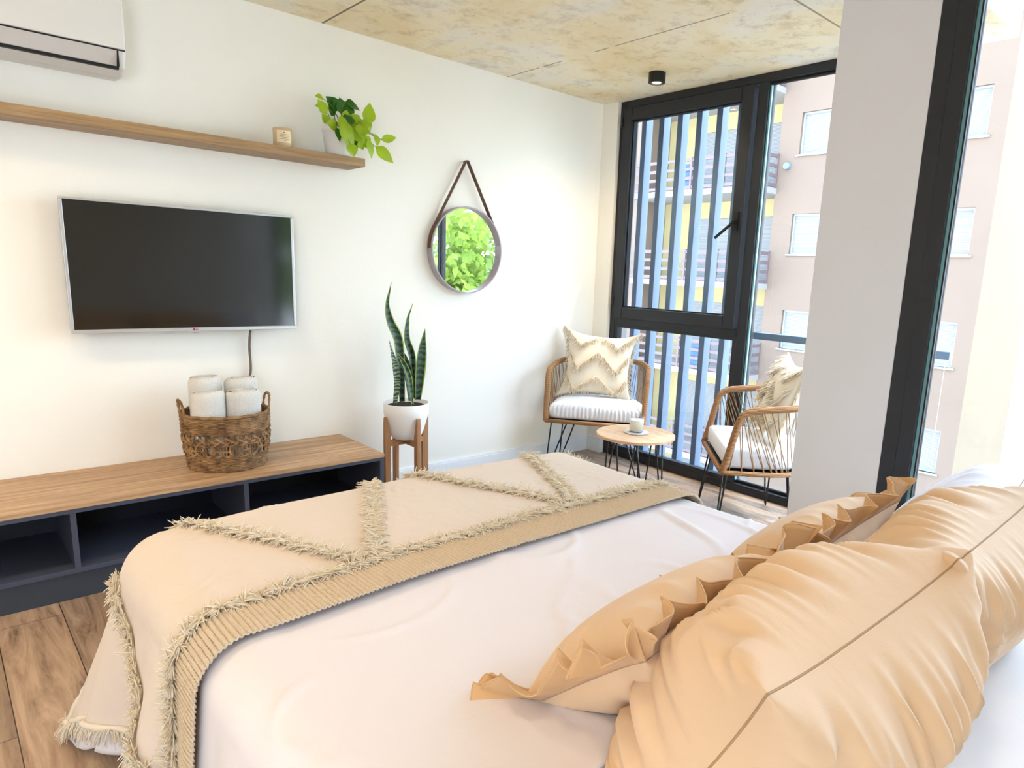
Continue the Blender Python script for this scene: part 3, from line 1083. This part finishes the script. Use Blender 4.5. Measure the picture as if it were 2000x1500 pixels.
MB().box(0.345, 0.352, -0.2175, -0.215, 0.10, 0.115).build('indicator', WAX, ac)

# ------------------------------------------------------------------ mirror
mi = thing('wall_mirror', 'round mirror with grey rim hanging from a brown leather strap', 'mirror', (2.555, YW, 1.495))
mi.rotation_euler = (0, 0, 0)
R = 0.268
def ring_prof(prof, mb, n=72):
    vs = []
    for r, y in prof:
        for k in range(n):
            q = 2*pi*k/n
            vs.append((r*cos(q), y, r*sin(q)))
    fs = []
    m = len(prof)
    for i in range(m):
        i2 = (i+1) % m
        for k in range(n):
            fs.append((i*n+k, i*n+(k+1) % n, i2*n+(k+1) % n, i2*n+k))
    mb.add(vs, fs)
    return mb
ring_prof([(R, -0.004), (R, -0.062), (R-0.008, -0.062), (R-0.008, -0.004)], MB()).build('rim', MFRM, mi, bevel=0.001)
n = 72
mg = MB()
mg.add([(0, -0.030, 0)]+[((R-0.007)*cos(2*pi*k/n), -0.030, (R-0.007)*sin(2*pi*k/n)) for k in range(n)],
       [(0, 1+(k+1) % n, 1+k) for k in range(n)])
mg.build('mirror_glass', MIRR, mi)
MB().add([((R-0.006)*cos(2*pi*k/n), -0.012, (R-0.006)*sin(2*pi*k/n)) for k in range(n)], [tuple(range(n))]).build('mirror_backing', TVBACK, mi)
stp = MB()
APEX = (0, 0.545)
a0 = radians(28)
tl = (-(R+0.002)*cos(a0), (R+0.002)*sin(a0))
for s in (-1, 1):
    pts = [(0.004*s, APEX[1])]
    pts.append((s*(R+0.002)*cos(a0), (R+0.002)*sin(a0)))
    for k in range(1, 9):
        q = a0-radians(28)*k/8
        pts.append((s*(R+0.002)*cos(q), (R+0.002)*sin(q)))
    vs = []
    for i, (x, z) in enumerate(pts):
        x2, z2 = pts[min(i+1, len(pts)-1)]
        x1, z1 = pts[max(i-1, 0)]
        tx_, tz_ = x2-x1, z2-z1
        L = hypot(tx_, tz_)
        nx_, nz_ = -tz_/L*0.002, tx_/L*0.002
        vs += [(x-nx_, -0.018, z-nz_), (x-nx_, -0.048, z-nz_), (x+nx_, -0.048, z+nz_), (x+nx_, -0.018, z+nz_)]
    fs = []
    for i in range(len(pts)-1):
        for k in range(4):
            fs.append((i*4+k, i*4+(k+1) % 4, i*4+4+(k+1) % 4, i*4+4+k))
    fs += [(0, 1, 2, 3), tuple(len(vs)-4+k for k in (3, 2, 1, 0))]
    stp.add(vs, fs)
stp.build('leather_strap', LEATH, mi)
MB().tube([(0, -0.001, 0.538), (0, -0.050, 0.538)], 0.005, 12).build('hook', BLK, mi)

# ------------------------------------------------------------------ snake plant and stand
PSX, PSY = 1.993, 3.43
sd = thing('plant_stand', 'slim bamboo plant stand on four legs beside the console', 'plant stand', (PSX, PSY, 0))
for k in range(4):
    q = k*pi/2
    mb = MB()
    # tapered upright whose inner edge slants to cradle the pot
    prof = [(0.108, 0), (0.143, 0), (0.143, 0.49), (0.140, 0.525), (0.130, 0.528), (0.105, 0.415), (0.105, 0.38)]
    vs = []
    for yy in (-0.012, 0.012):
        vs += [(r, yy, z) for r, z in prof]
    m = len(prof)
    fs = [tuple(range(m))[::-1], tuple(range(m, 2*m))]+[(i, (i+1) % m, m+(i+1) % m, m+i) for i in range(m)]
    mb.add(vs, fs)
    mb.build('leg', BAMB, sd, bevel=0.002, rot=(0, 0, q))
cbm = MB().box(-0.106, 0.106, -0.012, 0.012, 0.355, 0.388)
cbm.build('cross_bar', BAMB, sd)
MB().box(-0.012, 0.012, -0.106, -0.0125, 0.355, 0.388).box(-0.012, 0.012, 0.0125, 0.106, 0.355, 0.388).build('cross_bar', BAMB, sd)
sn = thing('snake_plant', 'tall snake plant in a round white pot on the bamboo stand', 'plant', (PSX, PSY, 0.3885))
MB().lathe([(0.070, 0), (0.082, 0.006), (0.100, 0.05), (0.1285, 0.15), (0.131, 0.212), (0.127, 0.214), (0.124, 0.195), (0.001, 0.19)], 0, 0, 48, True, False).build('pot', POT, sn, smooth=True)
MB().lathe([(0.1245, 0.193), (0.08, 0.199), (0.04, 0.196), (0.001, 0.2)], 0, 0, 30, False, False).build('soil', SOIL, sn)
def SP(X, Y):
    a, b = X/1000, Y/1000
    return (1.7682+0.8332*a-0.0132*b+0.0361*a*b+0.1485*a*a-PSX, 1.3188+0.0274*a-0.7835*b-0.1332*a*b-0.3885)
def snake(pts, wmax, dy0, dy1, twist, m, edge=True):
    c = [SP(*p) for p in pts]
    c3 = spline([(x, dy0+(dy1-dy0)*i/(len(c)-1), z) for i, (x, z) in enumerate(c)], 8)
    n = len(c3)-1
    mb = MB()
    def fn(u, v):
        i = u*n
        k = min(int(i), n-1)
        p = c3[k].lerp(c3[k+1], i-k)
        t = (c3[min(k+1, n)]-c3[max(k-1, 0)]).normalized()
        w = wmax*(0.55+0.45*sin(pi*min(1, u*1.25)))*(1 if u < 0.7 else max(0.02, 1-((u-0.7)/0.3)**1.6))
        a = twist*(u-0.3)
        s = Vector((cos(a), sin(a), 0))
        s = (s-t*s.dot(t)).normalized()
        nn = s.cross(t)
        q = v*2-1
        return p+s*q*w/2+nn*(0.18*w*q*q)
    mb.cur = 0
    mb.grid(fn, 40, 12)
    if edge:
        for kf, f in enumerate(mb.f):
            j = kf % 12
            mb.mi[kf] = 1 if j in (0, 11) else 0
    return mb.build('leaf', [m, SNAKEY], sn, smooth=True, solid=0.003)
snake([(232, 880), (215, 600), (192, 430), (135, 310), (112, 190), (140, 40)], 0.058, 0.0, -0.03, 0.5, SNAKE)
snake([(172, 885), (182, 740), (165, 620), (142, 520), (125, 440)], 0.040, -0.02, -0.03, 1.2, SNAKEL, False)
snake([(272, 870), (268, 700), (248, 580), (226, 480)], 0.056, -0.03, 0.02, -0.6, SNAKE, False)
snake([(330, 865), (325, 580), (288, 440), (298, 300), (340, 190)], 0.044, 0.03, 0.05, 0.9, SNAKE)
snake([(340, 865), (350, 640), (358, 480), (374, 360)], 0.070, 0.0, -0.03, 0.4, SNAKE)
snake([(248, 890), (238, 700), (205, 590), (175, 530)], 0.030, -0.09, -0.04, -1.0, SNAKE)

# ------------------------------------------------------------------ basket and towels
BX, BY = 1.005, 3.415
bk = thing('woven_basket', 'round seagrass basket with two handles holding towels on the console', 'basket', (BX, BY, 0.400))
def brad(z):
    return 0.168+0.022*min(1, z/0.25)+0.006*sin(min(1, z/0.25)*pi)
mb = MB()
random.seed(5)
def coil(z, rr, amp, freq, ph):
    pts = []
    N = 84
    for k in range(N):
        q = 2*pi*k/N
        r = brad(z)+amp*sin(q*freq+ph)
        pts.append((r*cos(q), r*sin(q), z+0.0015*sin(q*17+ph*2)))
    mb.tube(pts, rr, 6, closed=True)
for i in range(9):
    coil(0.006+i*0.0085, 0.0052, 0.0035, 20, (i % 2)*pi)
for i in range(9):
    coil(0.182+i*0.0085, 0.0052, 0.0035, 20, (i % 2)*pi)
coil(0.262, 0.008, 0.001, 20, 0)
mb.build('rope_coils', BASK, bk, smooth=True)
mb = MB()
for k in range(40):
    q = 2*pi*k/40
    pts = [(brad(z)*cos(q), brad(z)*sin(q), z) for z in (0.0, 0.05, 0.1, 0.15, 0.2, 0.26)]
    mb.tube(pts, 0.0038, 5)
for k in range(30):
    for s in (-1, 1):
        pts = []
        for i in range(13):
            t = i/12
            z = 0.075+0.11*t
            q = 2*pi*k/30+s*(t-0.5)*0.42+s*0.06*sin(t*pi*3)
            r = brad(z)+0.006*sin(t*pi*4+s)
            pts.append((r*cos(q), r*sin(q), z))
        mb.tube(pts, 0.0052, 6)
for q_ in range(3):
    coil(0.103+0.027*q_, 0.0042, 0.006, 30, q_*pi)
mb.build('lattice', BASK, bk, smooth=True)
MB().lathe([(0.001, 0.002), (0.155, 0.002), (0.155, 0.008), (0.001, 0.008)], 0, 0, 40, False, False).build('basket_floor', BASK, bk)
for sx in (-1, 1):
    rb = brad(0.26)
    c = [(sx*rb*cos(a)+sx*ex, rb*sin(a), z) for a, ex, z in ((-0.20, 0, 0.24), (-0.20, 0.004, 0.275), (-0.17, 0.008, 0.315), (-0.08, 0.010, 0.33), (0.08, 0.010, 0.33), (0.17, 0.008, 0.315), (0.20, 0.004, 0.275), (0.20, 0, 0.24))]
    MB().tube(spline(c, 6), lambda t: 0.006+0.0012*sin(t*60), 8).build('handle', BASK, bk, smooth=True)

def towel(x, y, top, label):
    o = thing('rolled_towel', label, 'towel', (x, y, 0.4085), 0.29, 'rolled towels in the basket')
    H = top-0.4085
    mb = MB()
    def fn(u, v):
        q = u*2*pi
        sq = 1+0.04*sin(2*q+x*20)
        z = v*H
        r = sq*(0.80+0.20*min(1, v*1.6))*(1+0.03*nz(q, z*6, x*9))
        e = H-z
        if e < 0.03:
            r *= 0.80+0.20*sqrt(max(0, 1-((0.03-e)/0.03)**2))
        r *= 1-0.030*exp(-((q-2)/0.12)**2)
        r *= 1-0.035*exp(-((v-0.62)/0.02)**2)
        return Vector((0.080*r*cos(q), 0.060*r*sin(q), z+0.006*nz(cos(q)*2, sin(q)*2, y*7)*v))
    mb.grid(fn, 48, 40, wrapu=True)
    mb.build('towel_roll', TOWEL, o, smooth=True)
    mb = MB()
    def top_fn(u, v):
        q = u*2*pi*3.4
        r0 = 0.010+0.044*u
        return Vector(((r0+0.0072*v)*1.12*cos(q), (r0+0.0072*v)*0.85*sin(q), H-0.007+0.009*sin(pi*v)**0.6))
    mb.grid(top_fn, 140, 6)
    mb.build('rolled_end', TOWEL, o, smooth=True, solid=0.002)
    return o
towel(0.915, 3.357, 0.772, 'rolled white towel in the basket, front left of the four')
towel(1.070, 3.357, 0.765, 'rolled white towel in the basket, front right of the four')
towel(0.940, 3.482, 0.822, 'rolled white towel in the basket, back left and highest of the four')
towel(1.103, 3.482, 0.806, 'rolled white towel in the basket, back right of the four')

# ------------------------------------------------------------------ rattan armchairs
def rail_path():
    half = [(-0.335, -0.275, 0.375), (-0.338, -0.25, 0.47), (-0.340, -0.222, 0.60), (-0.342, -0.200, 0.675), (-0.343, -0.165, 0.708), (-0.343, -0.10, 0.722),
            (-0.335, 0.04, 0.735), (-0.300, 0.16, 0.748), (-0.22, 0.235, 0.757), (-0.11, 0.265, 0.762), (0, 0.272, 0.764)]
    return half+[(-x, y, z) for x, y, z in half[-2::-1]]
def seat_path(z=0.375, k=1.0, n=40):
    pts = []
    base = [(-0.335, -0.275), (-0.335, -0.05), (-0.315, 0.06), (-0.26, 0.15), (-0.15, 0.205), (0, 0.22), (0.15, 0.205), (0.26, 0.15), (0.315, 0.06), (0.335, -0.05), (0.335, -0.275)]
    return [(x*k, y*k, z) for x, y in base]

def chair(label, loc, rz):
    o = thing('rattan_armchair', label, 'chair', loc, rz, 'rattan armchairs at the window')
    rp = spline(rail_path(), 6)
    MB().tube(rp, 0.0195, 12).build('arm_rail', RATTAN, o, smooth=True)
    sp_ = spline(seat_path(), 6)
    b = MB().tube(sp_, 0.0135, 8)
    b.tube([(-0.335, -0.275, 0.375), (0.335, -0.275, 0.375)], 0.0145, 8)
    b.build('seat_frame', RATTAN, o, smooth=True)
    b = MB()
    pl = [p for p in seat_path(0.376, 0.97)]
    nn = len(pl)
    b.add([(x, y, 0.372) for x, y, z in pl]+[(x, y, 0.382) for x, y, z in pl], [tuple(range(nn))[::-1], tuple(range(nn, 2*nn))]+[(i, (i+1) % nn, nn+(i+1) % nn, nn+i) for i in range(nn)])
    b.build('seat_base', BLK, o)
    b = MB()
    top = rp[14:-14]
    N = 34
    def pick(L, t):
        i = t*(len(L)-1)
        k = min(int(i), len(L)-2)
        return L[k].lerp(L[k+1], i-k)
    for i in range(N):
        t = (i+0.5)/N
        q = pick(sp_, t)
        for dt in (-0.022, 0.012):
            tt = min(1, max(0, t+dt*(1 if i % 2 else -1)))
            b.tube([pick(top, tt), q+Vector((0, 0, -0.012))], 0.0026, 5)
    b.build('cord_weave', CORD, o)
    for sx in (-1, 1):
        for sy, y in ((-1, -0.25), (1, 0.10)):
            x = sx*0.30 if sy < 0 else sx*0.27
            fx, fy = x+sx*0.025, y+sy*0.03
            p1 = (x, y-0.01*sy, 0.365)
            p2 = (x-sx*0.11, y+0.01, 0.365)
            b = MB().tube([p1, (fx, fy, 0.012), (fx-sx*0.012, fy, 0.006), p2], 0.0052, 8)
            b.tube([(x+sx*0.01, y, 0.365), (x-sx*0.12, y, 0.365)], 0.006, 6)
            b.build('leg', BLK, o)
    return o

def seat_cushion(label, loc, rz, ruched, flip=1):
    o = thing('seat_cushion', label, 'cushion', loc, rz)
    base = spline([(x, y, 0) for x, y, z in seat_path(0, 0.93)], 5)
    pts = [Vector((p.x, p.y)) for p in base]
    pts += [Vector((0.31-0.62*i/20, -0.258)) for i in range(1, 20)]
    N = len(pts)
    cx, cy = 0.0, -0.04
    prof = [(0.90, 0.0), (0.97, 0.006), (1.0, 0.022), (1.0, 0.070), (0.985, 0.092), (0.93, 0.106), (0.80, 0.116), (0.5, 0.124), (0.2, 0.127), (0.0, 0.128)]
    mb = MB()
    vs = []
    sub = 5
    NN = N*sub
    for k, z in prof:
        for i in range(NN):
            a = pts[(i//sub) % N].lerp(pts[(i//sub+1) % N], (i % sub)/sub)
            kk = k
            if 0.02 < z < 0.1 and ruched:
                kk += 0.016*sin(i*1.35+2.4*nz(i*0.08, z*20))+0.010*nz(i*0.5, z*8)
            vs.append((cx+(a.x-cx)*kk, cy+(a.y-cy)*kk, z+0.002*nz(i*0.1, k*4)))
    fs = []
    for j in range(len(prof)-1):
        for i in range(NN):
            fs.append((j*NN+i, j*NN+(i+1) % NN, (j+1)*NN+(i+1) % NN, (j+1)*NN+i))
    fs.append(tuple(range(NN))[::-1])
    mb.add(vs, fs)
    mb.build('cushion_cover', CUSH, o, smooth=True)
    return o

C1 = (3.475, 3.285); A1 = radians(-52.8)
C2 = (3.425, 1.940); A2 = atan2(-0.685, -0.728)
chair('rattan armchair in the corner with hairpin legs, facing the bed', (*C1, 0), A1)
chair('rattan armchair half hidden behind the white pillar, beside the window', (*C2, 0), A2)
def loc_in(C, A, x, y, z):
    return (C[0]+x*cos(A)-y*sin(A), C[1]+x*sin(A)+y*cos(A), z)
seat_cushion('white ruched seat cushion on the corner armchair', (*C1, 0.390), A1, True)
seat_cushion('smooth white seat cushion on the armchair behind the pillar', (*C2, 0.390), A2, False)

def boho_pillow(label, loc, rot, w, seed):
    o = pillow('throw_pillow', label, loc, rot, w, w*0.92, 0.15, CREAM, res=(50, 46), seam=False, cat='cushion', seed=seed, wr=0.006, ears=0.045)
    f1 = pillow_fn(w, w*0.92, 0.15, 0.006, seed=seed, side=1, ears=0.045)
    inv = lambda a: 2/pi*math.asin(max(-1, min(1, a)))
    def surf(u, v):
        return f1(min(1, max(0, u)), min(1, max(0, v)))
    random.seed(int(seed*10))
    ident = bpy.data.objects.new('tmp', None)
    for row in (0.83, 0.53, 0.24):
        path = []
        for k in range(5):
            path.append((0.06+0.22*k, row+(0.11 if k % 2 == 0 else -0.11)))
        mb = MB()
        tot = 0
        for k in range(4):
            a, b = path[k], path[k+1]
            n_ = 80
            for i in range(n_):
                t = (i+random.random())/n_
                u, v = a[0]+(b[0]-a[0])*t, a[1]+(b[1]-a[1])*t
                p = surf(u, v)
                d = Vector((random.uniform(-.7, .7), -random.uniform(.3, 1.0), -0.8+random.uniform(-.4, .6)))
                strand(mb, p, d, 0.050*random.uniform(.6, 1.3), 0.0030, 0.12)
        mb.build('fringe', FRNG, o, smooth=True)
    for sgn in (0, 1):
        mb = MB()
        for i in range(210):
            p = f1(sgn, random.random())
            strand(mb, p, Vector((1 if sgn else -1, random.uniform(-.6, .6), random.uniform(-1.2, .2))), 0.032*random.uniform(.6, 1.3), 0.002, 0.3)
        mb.build('fringe', FRNG, o, smooth=True)
    bpy.data.objects.remove(ident)
    return o
boho_pillow('cream throw pillow with zigzag fringe on the corner armchair', loc_in(C1, A1, -0.03, 0.085, 0.735), (radians(-16), radians(3), A1), 0.47, 1.7)
boho_pillow('cream fringed throw pillow on the armchair behind the pillar', loc_in(C2, A2, 0.0, 0.085, 0.735), (radians(-20), 0, A2), 0.45, 3.7)

# ------------------------------------------------------------------ side table
TXc, TYc = 3.035, 2.555
tb = thing('side_table', 'small round oak side table on black hairpin legs between the armchairs', 'table', (TXc, TYc, 0))
MB().lathe([(0.225, 0.435), (0.236, 0.438), (0.236, 0.453), (0.230, 0.456), (0.001, 0.456)], 0, 0, 64, True, False).build('tabletop', OAKTAB, tb, smooth=False)
for k in range(4):
    q = radians(20)+k*pi/2
    def P_(r, a, z): return (r*cos(q+a), r*sin(q+a), z)
    MB().tube([P_(0.16, 0.38, 0.434), P_(0.192, 0.03, 0.01), P_(0.192, -0.03, 0.006), P_(0.16, -0.38, 0.434)], 0.0048, 8).tube([P_(0.16, 0.45, 0.432), P_(0.16, -0.45, 0.432)], 0.0055, 6).build('leg', BLK, tb)
co = MB()
def dfn(u, v):
    q = u*2*pi
    r = v*(0.072+0.006*abs(sin(q*9)))
    return Vector((r*cos(q), r*sin(q), 0.002+0.0012*sin(v*40)+0.001*sin(q*36)*v))
co.grid(dfn, 108, 16, wrapu=True)
o = co.build('crochet_coaster', COAST, None, smooth=True, solid=0.003, loc=(TXc+0.01, TYc+0.005, 0.4575))
tag(o, 'white crocheted coaster under the glass candle on the side table', 'coaster')
cg = thing('glass_candle', 'white candle in a clear glass on the small round side table', 'candle', (TXc+0.01, TYc+0.005, 0.4625))
MB().lathe([(0.040, 0.0), (0.043, 0.003), (0.044, 0.10), (0.0425, 0.10), (0.0415, 0.006), (0.001, 0.005)], 0, 0, 40, True, False).build('glass', GLASS, cg, smooth=True)
MB().lathe([(0.040, 0.007), (0.0405, 0.072), (0.038, 0.075), (0.001, 0.073)], 0, 0, 40, True, False).build('wax', WAX, cg, smooth=True)
MB().tube([(0, 0, 0.073), (0.001, 0, 0.083)], 0.0012, 6).build('wick', BLK, cg)

# ------------------------------------------------------------------ ceiling downlights, all but the window one added as unseen fill
def downlight(x, y, label, e=14):
    o = thing('ceiling_downlight', label, 'lamp', (x, y, HC), 0)
    MB().lathe([(0.050, 0), (0.052, -0.002), (0.052, -0.058), (0.046, -0.060), (0.034, -0.060), (0.032, -0.040), (0.001, -0.040)], 0, 0, 40, True, False).build('lamp_body', LAMPB, o, smooth=False)
    MB().lathe([(0.001, -0.042), (0.026, -0.043), (0.028, -0.050), (0.022, -0.056), (0.001, -0.057)], 0, 0, 24, False, False).build('bulb', BULB, o, smooth=True)
    ld = bpy.data.lights.new('downlight_beam', 'SPOT')
    ld.energy = e
    ld.color = (1.0, 0.78, 0.52)
    ld.spot_size = radians(140)
    ld.spot_blend = 0.8
    ld.shadow_soft_size = 0.10
    lo = bpy.data.objects.new('downlight_beam', ld)
    COL.objects.link(lo)
    lo.parent = o
    lo.location = (0, 0, -0.066)
    return o
downlight(3.41, 2.88, 'small black cylindrical downlight on the concrete ceiling near the window', 20)
downlight(0.30, 0.40, 'small black cylindrical downlight added as unseen fill above the bed head', 12)  # added lamp out of view, warm fill over the bed head
downlight(0.35, 2.55, 'small black cylindrical downlight added as unseen fill in front of the television', 18)  # added lamp above the frame, brightens the television wall
downlight(-0.75, 2.55, 'small black cylindrical downlight added as unseen fill left of the television', 32)  # added lamp out of view, warms the left of the television wall
downlight(-1.2, 0.4, 'small black cylindrical downlight added as unseen fill behind the bed, by the left wall', 24)  # added lamp behind the camera, lifts the left side of the room

# ------------------------------------------------------------------ outside: louvers, rail
lv = thing('louver_screen', 'screen of vertical grey metal slats outside the opening window', 'screen', (4.06, 3.1, 0))
for i in range(6):
    y1 = 3.512-0.1655*i
    rel(lv, MB().box(4.02, 4.095, y1-0.045, y1, 0.02, HC-0.005)).build('slat', SLATM, lv, bevel=0.002)
rel(lv, MB().box(4.03, 4.085, 2.62, 3.53, 0.0, 0.02)).build('bottom_track', SLATM, lv)
rl = thing('balcony_railing', 'blue grey handrail over clear glass outside the fixed window', 'railing', (4.05, 1.9, 0))
rel(rl, MB().box(4.02, 4.075, 1.215, 2.62, 1.000, 1.045)).build('handrail', RAILM, rl, bevel=0.003)
rel(rl, MB().box(4.045, 4.053, 1.24, 2.60, 0.0, 1.001)).build('glass_panel', GLASS, rl)

# ------------------------------------------------------------------ outside: the apartment building opposite
def holed_wall(mb, X, y0, y1, z0, z1, holes, depth):
    ys = sorted({y0, y1, *[h[0] for h in holes], *[h[1] for h in holes]})
    zs = sorted({z0, z1, *[h[2] for h in holes], *[h[3] for h in holes]})
    for i in range(len(ys)-1):
        for j in range(len(zs)-1):
            cy_, cz_ = (ys[i]+ys[i+1])/2, (zs[j]+zs[j+1])/2
            if any(h[0] < cy_ < h[1] and h[2] < cz_ < h[3] for h in holes):
                continue
            mb.add([(X, ys[i], zs[j]), (X, ys[i+1], zs[j]), (X, ys[i+1], zs[j+1]), (X, ys[i], zs[j+1])], [(0, 3, 2, 1)])
    for a, b_, c, d in holes:
        mb.add([(X, a, c), (X, b_, c), (X, b_, d), (X, a, d), (X+depth, a, c), (X+depth, b_, c), (X+depth, b_, d), (X+depth, a, d)],
               [(0, 1, 5, 4), (1, 2, 6, 5), (2, 3, 7, 6), (3, 0, 4, 7)])
ap = thing('apartment_building', 'cream stucco apartment building with brown railed balconies across the street', 'building', (20, 12, -12))
Z0, Z1 = -12.0, 13.0
tops = [6.46+2.965*k for k in range(-5, 3)]
holes = []
for t in tops:
    holes.append((9.55, 11.07, t-1.22, t))
    holes.append((5.97, 7.45, t-1.22, t))
mb = MB()
holed_wall(mb, 20.0, 5.55, 11.75, Z0, Z1, holes, 0.22)
rel(ap, mb).build('front_wall', STUC, ap)
mb = MB()
mb.add([(20, 5.55, Z0), (24.75, 5.55, Z0), (24.75, 5.55, Z1), (20, 5.55, Z1)], [(0, 1, 2, 3)])
mb.add([(24.75, 5.55, Z0), (24.75, 12, Z0), (24.75, 12, Z1), (24.75, 5.55, Z1)], [(0, 1, 2, 3)])
rel(ap, mb).build('side_wall', STUCS, ap)
rel(ap, MB().box(20.0, 24.7, 5.6, 24, Z1, Z1+0.2)).build('roof', SLABW, ap)
rec = []
for t in tops:
    rec.append((12.3, 15.6, t-2.2, t+0.05))
mb = MB()
holed_wall(mb, 21.0, 11.75, 24.0, Z0, Z1, rec, 0.12)
mb.add([(20, 11.75, Z0), (21.0, 11.75, Z0), (21.0, 11.75, Z1), (20, 11.75, Z1)], [(0, 1, 2, 3)])
rel(ap, mb).build('balcony_wall', STUCY, ap)
mb = MB()
mb.box(19.4, 21.0, 16.9, 17.15, Z0, Z1)
mb.box(19.6, 21.0, 17.15, 24, Z0, Z1)
rel(ap, mb).build('projecting_wall', STUC, ap)
for i, t in enumerate(tops):
    for (a, b_) in ((9.55, 11.07), (5.97, 7.45)):
        wf = rel(ap, fr(MB(), a, b_, t-1.22, t, 0.05, 0.05, 0.05, 0.05, 20.10, 20.18)).build('window', WFRM, ap)
        teal = (i == 6 and a > 9)
        p = MB().box(20.15, 20.17, a+0.05, b_-0.05, t-1.17, t-0.05)
        rel(ap, p)
        q = p.build('pane' if teal else 'roller_shutter', PANE if teal else SHUT, wf)
        s_ = rel(ap, MB().box(19.95, 20.15, a-0.08, b_+0.08, t-1.27, t-1.22)).build('window_sill', SLABW, wf)
    s_ = rel(ap, MB().box(21.06, 21.10, 12.3, 15.6, t-2.2, t+0.05)).build('balcony_door', SHUT, ap)
    # balcony: slab, boards, posts
    bt = t-1.13
    bl = rel(ap, MB().box(18.95, 21.0, 11.70, 16.9, bt-1.22, bt-1.04)).build('balcony', SLABW, ap)
    mb = MB()
    for k in range(4):
        z = bt-0.10-0.29*k
        mb.box(18.98, 19.02, 11.74, 16.86, z-0.035, z+0.065)
        mb.box(18.98, 20.0, 11.72, 11.76, z-0.035, z+0.065)
    for y in (11.72, 13.0, 14.28, 15.56, 16.82):
        mb.box(18.96, 19.04, y, y+0.07, bt-1.04, bt)
    mb.box(19.92, 20.0, 11.71, 11.77, bt-1.04, bt)
    rel(ap, mb).build('balcony_rail', BROWN, bl)
    if i in (3, 5):
        rel(ap, MB().box(19.05, 19.07, 12.6+0.3*i, 13.3+0.3*i, bt-0.95, bt-0.2)).build('laundry', CLOTH2, bl)
mb = MB().tube([(19.86, 11.38, 4.93), (20.0, 11.38, 4.93)], 0.10, 20)
rel(ap, mb).build('wall_vent', RAILM, ap)

gr = MB().box(4.3, 60, -40, 40, -12.2, -12.0).build('street_ground', GROUND)
tag(gr, 'pale street paving far below the window', 'ground')
gr['kind'] = 'structure'

# ------------------------------------------------------------------ outside: trees seen in the mirror
random.seed(21)
def tree(x, y, z, r, label):
    o = thing('leafy_tree', label, 'tree', (x, y, -12), 0, 'trees outside seen in the mirror')
    mb = MB()
    for c in range(11):
        cx_, cy_, cz_ = random.gauss(0, r*0.45), random.gauss(0, r*0.45), z+12+random.gauss(0, r*0.7)
        rr = r*random.uniform(0.35, 0.55)
        for k in range(620):
            d = Vector((random.gauss(0, 1), random.gauss(0, 1), random.gauss(0, 1))).normalized()*rr*random.uniform(0.6, 1.0)
            p = Vector((cx_, cy_, cz_))+d
            a = Vector((random.gauss(0, 1), random.gauss(0, 1), random.gauss(0, 1))).normalized()
            b_ = a.orthogonal().normalized()
            s = random.uniform(0.08, 0.17)
            mb.add([p-a*s, p+b_*s*0.5, p+a*s, p-b_*s*0.5], [(0, 1, 2, 3)])
    mb.build('foliage', TLEAF, o)
    MB().tube([(0, 0, 0), (0.1, 0, z+6), (0, 0.1, z+12)], lambda t: 0.22*(1-0.6*t), 10).build('trunk', BARK, o)
for i, (x, y, z, r) in enumerate(((9.5, -6.2, 1.8, 2.2), (16.0, -9.0, 2.4, 2.4), (4.0, -9.2, 1.2, 1.8), (9.0, -13.0, 2.2, 2.2))):
    tree(x, y, z, r, 'bright green leafy tree outside, reflected in the round mirror')
